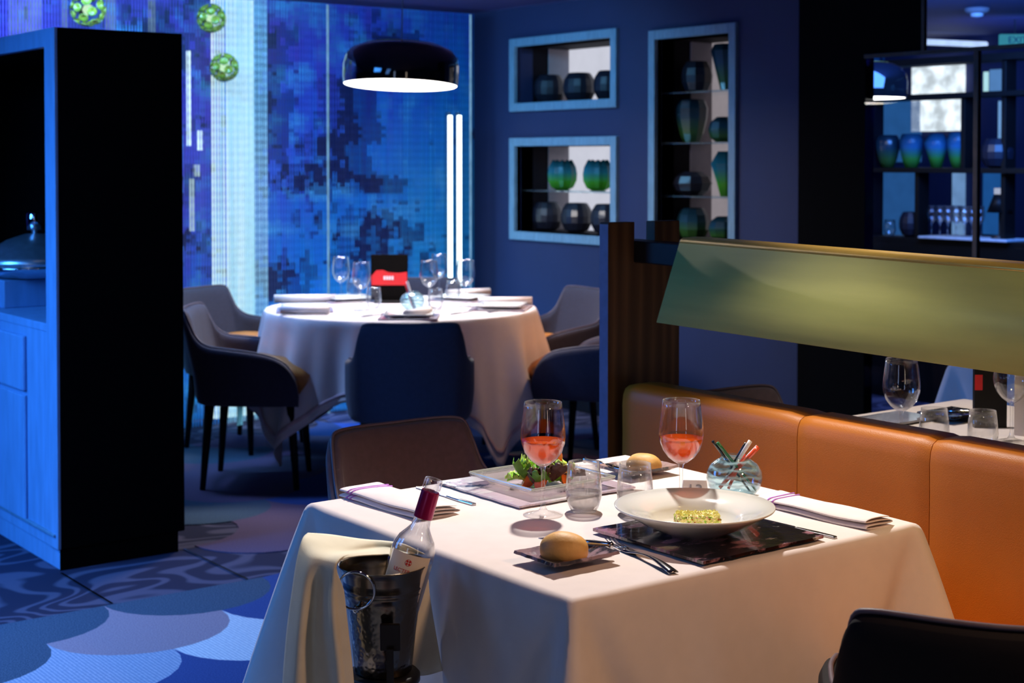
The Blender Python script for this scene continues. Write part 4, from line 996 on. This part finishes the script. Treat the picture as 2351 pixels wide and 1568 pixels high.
for i in range(22):
    if i % 6 != 5: MB().box(.015, .015 + rnd.uniform(.05, .075), -.0028, -.0022, .235 - i * .009, .237 - i * .009).build('text_line', M['grey_ink'], mn)
mb_ = at(2264, 1000, z=.80); m2 = thing('menu_holder', 'black menu holder with a red spine mark behind the beige menu', 'menu', (3.385, 2.43, TOPZ), -TH)
MB().box(-.055, .03, -.01, .01, 0, .27).build('cover', M['black'], m2, bevel=.002); MB().box(-.055, -.035, -.0112, -.0100, .10, .14).build('spine_mark', M['red'], m2)
# third table
q = at(2190, 800, z=.75)
square_cloth('tablecloth', 4.33, 5.05, 2.45, 3.28, .75, .70, 'mauve-lit cloth of a third table glimpsed between the shade and the banquette', seedp=4, flare=.06)
t3 = thing('pedestal_table', 'table under the mauve-lit third tablecloth', 'table', (4.69, 2.865, .004))
MB().box(-.34, .34, -.38, .38, .705, .738).build('table_top', M['leg'], t3); MB().tube([(0, 0, .02), (0, 0, .706)], .04, 16).build('column', M['black_metal'], t3)
MB().lathe([(0, 0), (.2, 0), (.2, .012), (.05, .03), (0, .03)], 24).build('base', M['black_metal'], t3)

# ------------------------------------------------------------------ round table
rt = thing('pedestal_table', 'round table under the pendant lamp, covered by a draped cloth', 'table', (RC.x, RC.y, .004))
MB().lathe([(0, .700), (.63, .700), (.63, .738), (0, .738)], 48).build('table_top', M['leg'], rt); MB().tube([(0, 0, .02), (0, 0, .706)], .05, 16).build('column', M['black_metal'], rt)
MB().lathe([(0, 0), (.28, 0), (.28, .012), (.05, .03), (0, .03)], 32).build('base', M['black_metal'], rt)
R = .645; rows = []; NA = 240; cang = atan2(-cos(TH), -sin(TH)) + radians(35 + 8)   # towards camera, turned
def droplen(a):
    b = (a - cang) % (pi / 2); b = min(b, pi / 2 - b)
    return min(.985 / cos(pi / 4 - b), 1.36) - R
hemrows = []
for rr in (0, .2, .4, .6, .630, .641, R): rows.append([(rr * cos(2 * pi * i / NA), rr * sin(2 * pi * i / NA), 0 if rr < .632 else -.0015 if rr < .642 else -.006) for i in range(NA)])
for j in range(1, 25):
    t_ = j / 24; row = []
    for i in range(NA):
        a = 2 * pi * i / NA; dl = droplen(a) * .92; b = (a - cang) % (pi / 2); b = min(b, pi / 2 - b) / (pi / 4)
        fold = .048 * sin(a * 15 + 1 + .6 * sin(a * 3)) * t_ * (dl / .5) + .022 * sin(a * 26 + 2) * t_
        rr = R + .006 + t_ * .05 + fold + .05 * t_ * max(0, 1 - b * 3)
        row.append((rr * cos(a), rr * sin(a), -.006 - t_ * dl))
    rows.append(row)
mb = MB().grid(rows, closed=True); mb.v = [(x, y, z) for x, y, z in mb.v]
rc_ = mb.build('tablecloth', M['cloth'], smooth=True, solid=.0018, off=1, loc=(RC.x, RC.y, .750)); tag(rc_, 'white cloth with pointed corners draped over the round table', 'tablecloth')
hr = [[(x * 1.003, y * 1.003, z) for x, y, z in rows[-j]] for j in (3, 4)]
MB().grid(hr, closed=True).build('hem_band', M['hem'], rc_, smooth=True, solid=.0022, off=1)
RTZ = .7525
def rt_at(px, py): q = at(px, py, z=RTZ); return (q.x, q.y, RTZ)
for i, (px, py, lb) in enumerate(((783, 694, 'leftmost empty wine glass on the round table'), (830, 712, 'second empty wine glass from the left on the round table'), (985, 706, 'empty wine glass right of the black card holder on the round table'), (1008, 684, 'empty wine glass at the back right of the round table'), (1069, 704, 'rightmost empty wine glass on the round table'))):
    wine_glass(lb, rt_at(px, py), group='wine glasses on the round table', n=32)
for px, py, lb in ((858, 708, 'tumbler in front of the black card holder on the round table'), (812, 684, 'tumbler between the two left wine glasses on the round table'), (1040, 690, 'tumbler near the right light tube on the round table'), (1000, 712, 'tumbler right of the little globe vase on the round table')):
    tumbler(lb, rt_at(px, py), group='tumblers on the round table', n=32)
q = rt_at(893, 694); bxh = thing('card_holder', 'black and red promotional card stand on the round table', 'stand', q, -TH)
MB().box(-.088, .092, -.008, .008, .012, .235).build('card', M['cab_black'], bxh, bevel=.002)
MB().prism([(-.085, .085), (.09, .085), (.09, .15), (.05, .145), (.0, .148), (-.03, .16), (-.06, .158), (-.085, .13)], 0, .002).xf(Matrix(((1, 0, 0, 0), (0, 0, -1, -.0085), (0, 1, 0, 0), (0, 0, 0, 1)))).build('red_print', M['red'], bxh)
for i in range(4): MB().box(-.025 + .013 * i, -.016 + .013 * i, -.012, -.0106, .112, .130).build('white_letter', M['white_plastic'], bxh)
MB().box(-.07, .07, -.045, .045, 0, .012).build('foot', M['black'], bxh, bevel=.003)
q = rt_at(947, 712); t = thing('globe_vase', 'little glass globe vase with a stick on the round table', 'vase', q)
MB().lathe(gp, 32).build('bowl', M['swirl'], t, smooth=True)
t = thing('stirrer_stick', 'red and white stick standing in the globe vase on the round table', 'stick', (q[0], q[1], q[2] + .008)); t.rotation_euler = (0, 0, -TH)
MB().tube([(.012, 0, 0), (-.025, 0, .125)], .006, 10).build('rod', M['white_plastic'], t); MB().tube([(.004, 0, 0), (-.034, 0, .115)], .004, 8).build('red_rod', M['red'], t)
def napkin_roll(px, py, ang, lb, L=.26, r=.020):
    q = rt_at(px, py); t = thing('rolled_napkin', lb, 'napkin', (q[0], q[1], RTZ + r + .001), -TH + radians(ang), 'rolled napkins on the round table')
    pts = []; 
    for i in range(40):
        a = i / 39 * 4.5 * pi; rr = r * (1 - .75 * i / 39); pts.append((rr * cos(a - pi / 2), rr * sin(a - pi / 2)))
    rows = [[(x_, yy, zz) for (yy, zz) in pts] for x_ in (-L / 2, L / 2)]
    MB().grid(rows).build('cloth', M['napkin'], t, smooth=True, solid=.0022)
def flat_plate(px, py, ang, lb, w_=.13):
    q = rt_at(px, py); t = thing('square_plate', lb, 'plate', q, -TH + radians(ang), 'plates on the round table')
    MB().box(-w_, w_, -w_, w_, 0, .005).build('placemat', M['black'] if False else SL2, t); 
    rows = []
    for i in range(9):
        rows.append([((i / 8 * 2 - 1) * w_ * .85, (j / 8 * 2 - 1) * w_ * .85, .007 + .014 * sstep((max(abs(i / 8 * 2 - 1), abs(j / 8 * 2 - 1)) - .6) / .4)) for j in range(9)])
    MB().grid(rows).build('dish', M['white_china'], t, smooth=True, solid=.003)
for a_ in ((700, 712, 8, 'square plate at the left side of the round table'), (940, 728, 0, 'square plate in front of the navy chair on the round table'), (1150, 708, -10, 'square plate at the right side of the round table'), (800, 690, 25, 'square plate at the back left of the round table'), (1060, 688, -25, 'square plate at the back right of the round table')): flat_plate(*a_)
napkin_roll(700, 694, 6, 'rolled napkin at the far left of the round table', .30); napkin_roll(700, 722, 2, 'rolled napkin on the left plate of the round table', .22)
napkin_roll(1075, 680, 24, 'brownish rolled napkin at the back right of the round table', .24); napkin_roll(1160, 700, 2, 'rolled napkin at the right side of the round table', .26)
napkin_roll(960, 728, 62, 'rolled napkin seen end-on at the front of the round table', .20)
for px, py, lb in ((1035, 722, 'small knife on the right of the front plate of the round table'), (830, 728, 'small knife left of the front plate of the round table'), (1120, 718, 'knife on the right side of the round table')):
    q = rt_at(px, py); knife(lb, q, -TH + radians(-30), .19, 'knives on the round table')

# ------------------------------------------------------------------ pendant lamps
def pendant(label, loc, tilt=(0, 0, 0), cordlen=.4):
    t = thing('pendant_lamp', label, 'lamp', loc, 0, 'black dome pendant lamps'); t.rotation_euler = (Matrix.Rotation(tilt[0], 3, RT) @ Matrix.Rotation(tilt[1], 3, Vector((sin(TH), cos(TH), 0)))).to_euler()
    o_ = [(.272, 0), (.276, .03), (.277, .09), (.268, .135), (.245, .165), (.20, .187), (.12, .197), (.03, .20)]
    i_ = [(.03, .195), (.12, .192), (.195, .182), (.24, .16), (.262, .132), (.270, .09), (.269, .03), (.268, .001)]
    MB().lathe(o_ + i_ + [(.272, 0)], 72).build('dome', M['gloss_black'], t, smooth=True)
    MB().lathe([(.0, .012), (.262, .010), (.2675, .003), (.264, .0005), (0, .0005)], 64).build('diffuser', M['lamp_disc'], t, smooth=True)
    MB().lathe([(.04, .197), (.17, .1935), (.175, .195), (.10, .203), (.03, .206), (0, .206)], 48).build('reflection_cap', M['gold_edge'], t, smooth=True)  # gold colour stands in for a warm reflection on the dome's shoulder
    MB().tube([(0, 0, .20), (0, 0, .20 + cordlen)], .0035, 8).build('cord', mat('grey_cord' + label[:3], (.25, .28, .35), .6), t)
    return t
pendant('black dome pendant lamp hanging over the round table', (3.905, 6.125, 1.805), (radians(-3.6), radians(1.4), 0), .365)
pendant('dark pendant lamp partly hidden behind the column, in front of the far shelves', (6.53, 5.60, 1.79), (0, 0, 0), .38)
tag(MB().lathe([(0, 0), (.05, 0), (.05, .09), (0, .09)], 24).build('ceiling_spotlight', M['black_metal'], loc=tuple(at(2128, -6, z=2.28).xy) + (2.28,)), 'small dark ceiling spotlight at the top right beside the thin post', 'spotlight')

# ------------------------------------------------------------------ glass partition & far room
gp_ = thing('glass_partition', 'thin bronze-framed glass partition at the right edge of the room', 'partition', (5.5, 4.0, 0))
MB().box(-.012, .012, -.8, .66, 1.918, 1.935).build('top_rail', M['bronze'], gp_)
MB().box(-.012, .012, .036, .060, 0, 1.92).build('post', M['bronze'], gp_, bevel=.002)
MB().box(-.010, .010, .322, .338, 1.935, 2.368).build('upper_post', M['bronze'], gp_)
MB().box(-.003, .003, -.8, .036, .02, 1.918).build('pane', M['pane'], gp_); MB().box(-.003, .003, .060, .66, .02, 1.918).build('pane', M['pane'], gp_)
SX = 7.5
su = thing('shelf_unit', 'black open shelving grid in the far room with blue-green vases', 'shelf unit', (SX, 5.6, 0))
def sy(px): return at(px, 368, x=SX).y
for z in (.955, 1.375, 1.815):
    MB().box(-.09, .09, -.95, .75, z, z + .03).build('shelf', M['black'], su, bevel=.002)
MB().box(-.09, .09, -.95, .75, 2.02, 2.06).build('shelf', M['black'], su, bevel=.002)
for px, z0, z1 in ((2012, 0, 2.02), (2222, 1.405, 1.815), (2117, .985, 1.375), (2315, 0, 2.02), (2222, .0, .955)):
    MB().box(-.05, .05, sy(px) - 5.6 - .015, sy(px) - 5.6 + .015, z0, z1).build('upright', M['black'], su, bevel=.002)
MB().box(-.09, .09, -.95, .75, .0, .955).build('base_cabinet', M['black'], su, bevel=.003)
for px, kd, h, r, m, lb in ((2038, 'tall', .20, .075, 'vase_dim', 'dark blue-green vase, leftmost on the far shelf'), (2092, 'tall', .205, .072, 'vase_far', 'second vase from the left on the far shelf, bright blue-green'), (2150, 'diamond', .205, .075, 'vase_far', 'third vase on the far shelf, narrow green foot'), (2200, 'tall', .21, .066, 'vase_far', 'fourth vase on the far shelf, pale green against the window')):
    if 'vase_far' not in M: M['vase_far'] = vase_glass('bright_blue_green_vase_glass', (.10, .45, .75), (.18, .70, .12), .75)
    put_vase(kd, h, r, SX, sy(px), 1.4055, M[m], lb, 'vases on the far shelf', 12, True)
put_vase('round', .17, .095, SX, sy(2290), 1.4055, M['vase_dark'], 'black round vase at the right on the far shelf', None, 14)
put_vase('round', .15, .070, SX, sy(2092), .9855, M['vase_dark'], 'black round vase on the lowest open shelf of the far unit', None, 14)
gi = 0
for i in range(5):
    for j in range(3):
        q = Vector((SX - .06 + .06 * j, sy(2155 + i * 19 + 3 * j), 1.0005)); gi += 1
        o = MB().lathe([(.0, 0), (.022, .002), (.003, .008), (.003, .07), (.02, .09), (.027, .13), (.022, .18), (.021, .18), (.026, .13), (.018, .092), (0, .075)], 16).build('stem_glass', M['glass'], smooth=True, loc=q)
        tag(o, f"clear stem glass on the far tray, {('front', 'middle', 'back')[j]} row, {('first', 'second', 'third', 'fourth', 'fifth')[i]} from the left", 'glass', 'stem glasses on the far tray')
a = sy(2140); b = sy(2345); tag(MB().box(-.13, .13, -(a - b) / 2, (a - b) / 2, 0, .014).build('serving_tray', mat('bright_tray', (.8, .82, .85), .3, .3), bevel=.004, loc=(SX, (a + b) / 2, .9855)), 'bright tray under the stem glasses on the far shelf', 'tray')
q = at(2056, 575, z=.955); tumbler('small glass standing on the near end of the far counter', (7.45, sy(2056), .9855))
wn = thing('window_1', 'bright frosted window panes behind the far shelves', 'window', (9.46, 6.9, 0)); wn['kind'] = 'structure'; wn['category'] = ''
del wn['category']
A = at(2097, 140, x=9.47); B = at(2216, 300, x=9.47)
MB().box(-.01, .01, B.y - 6.9, A.y - 6.9, B.z, A.z).build('pane', emit('frosted_daylight', (.86, .95, 1), 1.5, .55), wn)
A2 = at(2190, 395, x=9.47); B2 = at(2216, 540, x=9.47)
MB().box(-.01, .01, B2.y - 6.9, A2.y - 6.9, B2.z, A2.z).build('pane', emit('dim_window', (.20, .38, .70), .8, .2), wn)
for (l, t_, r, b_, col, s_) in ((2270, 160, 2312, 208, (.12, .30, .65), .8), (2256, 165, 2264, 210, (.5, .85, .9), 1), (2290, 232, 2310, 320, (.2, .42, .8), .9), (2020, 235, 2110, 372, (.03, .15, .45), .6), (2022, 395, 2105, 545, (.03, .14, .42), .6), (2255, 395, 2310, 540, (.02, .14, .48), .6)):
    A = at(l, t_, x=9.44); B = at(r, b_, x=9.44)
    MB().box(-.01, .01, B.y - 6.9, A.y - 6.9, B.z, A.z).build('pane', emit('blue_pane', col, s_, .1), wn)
A = at(2116, 96, z=2.30); B = at(2303, 104, z=2.30)
MB().tube([A, B], .022, 10).build('light_rail', emit('blue_rail', (.45, .62, 1), 1.3, .2))
tag(bpy.data.objects['light_rail'], 'long pale blue light rail below the far ceiling', 'light')
q = at(2330, 93, x=8.6); ex_ = thing('exit_sign', 'glowing teal exit sign hanging at the top right', 'sign', (8.6, q.y, q.z - .015), -TH)
MB().box(-.10, .12, -.02, .02, -.025, .055).build('housing', emit('teal_sign', (.05, .35, .50), .7, .1), ex_, bevel=.004)
text_mesh('EXIT', .062, .002).xf(Matrix.Translation((.012, -.0225, .015)) @ Matrix.Rotation(pi / 2, 4, 'X')).build('lettering', mat('dark_teal', (.005, .06, .09), .6), ex_)
MB().tube([(0, 0, .05), (0, 0, 2.37 - q.z + .03)], .004, 6).build('hanger', M['black_metal'], ex_)
q = at(2243, 30, z=2.34); sd = thing('smoke_detector', 'white smoke detector on the blue far ceiling', 'smoke detector', (q.x, q.y, 2.37))
MB().lathe([(0, 0), (.075, 0), (.072, -.02), (.05, -.032), (0, -.032)], 32).build('base', M['beige'], sd, smooth=True); MB().lathe([(0, -.03), (.04, -.03), (.036, -.05), (0, -.056)], 24).build('sensor', M['white_plastic'], sd, smooth=True)
q = at(2297, 470, x=SX); dl = thing('desk_lamp', 'small dark lamp with a conical shade beside the far tray', 'lamp', (SX, sy(2297), .9995))
MB().lathe([(0, 0), (.05, 0), (.05, .012), (.008, .02), (.008, .19), (0, .19)], 20).build('stand', M['bronze'], dl, smooth=True)
MB().lathe([(.075, .15), (.035, .255), (.033, .255), (.072, .152)], 24).build('lamp_shade', M['black'], dl, smooth=True); MB().lathe([(0, .255), (.034, .255), (.034, .29), (0, .29)], 20).build('cap', emit('lamp_cap', (.6, .65, .85), .7), dl)
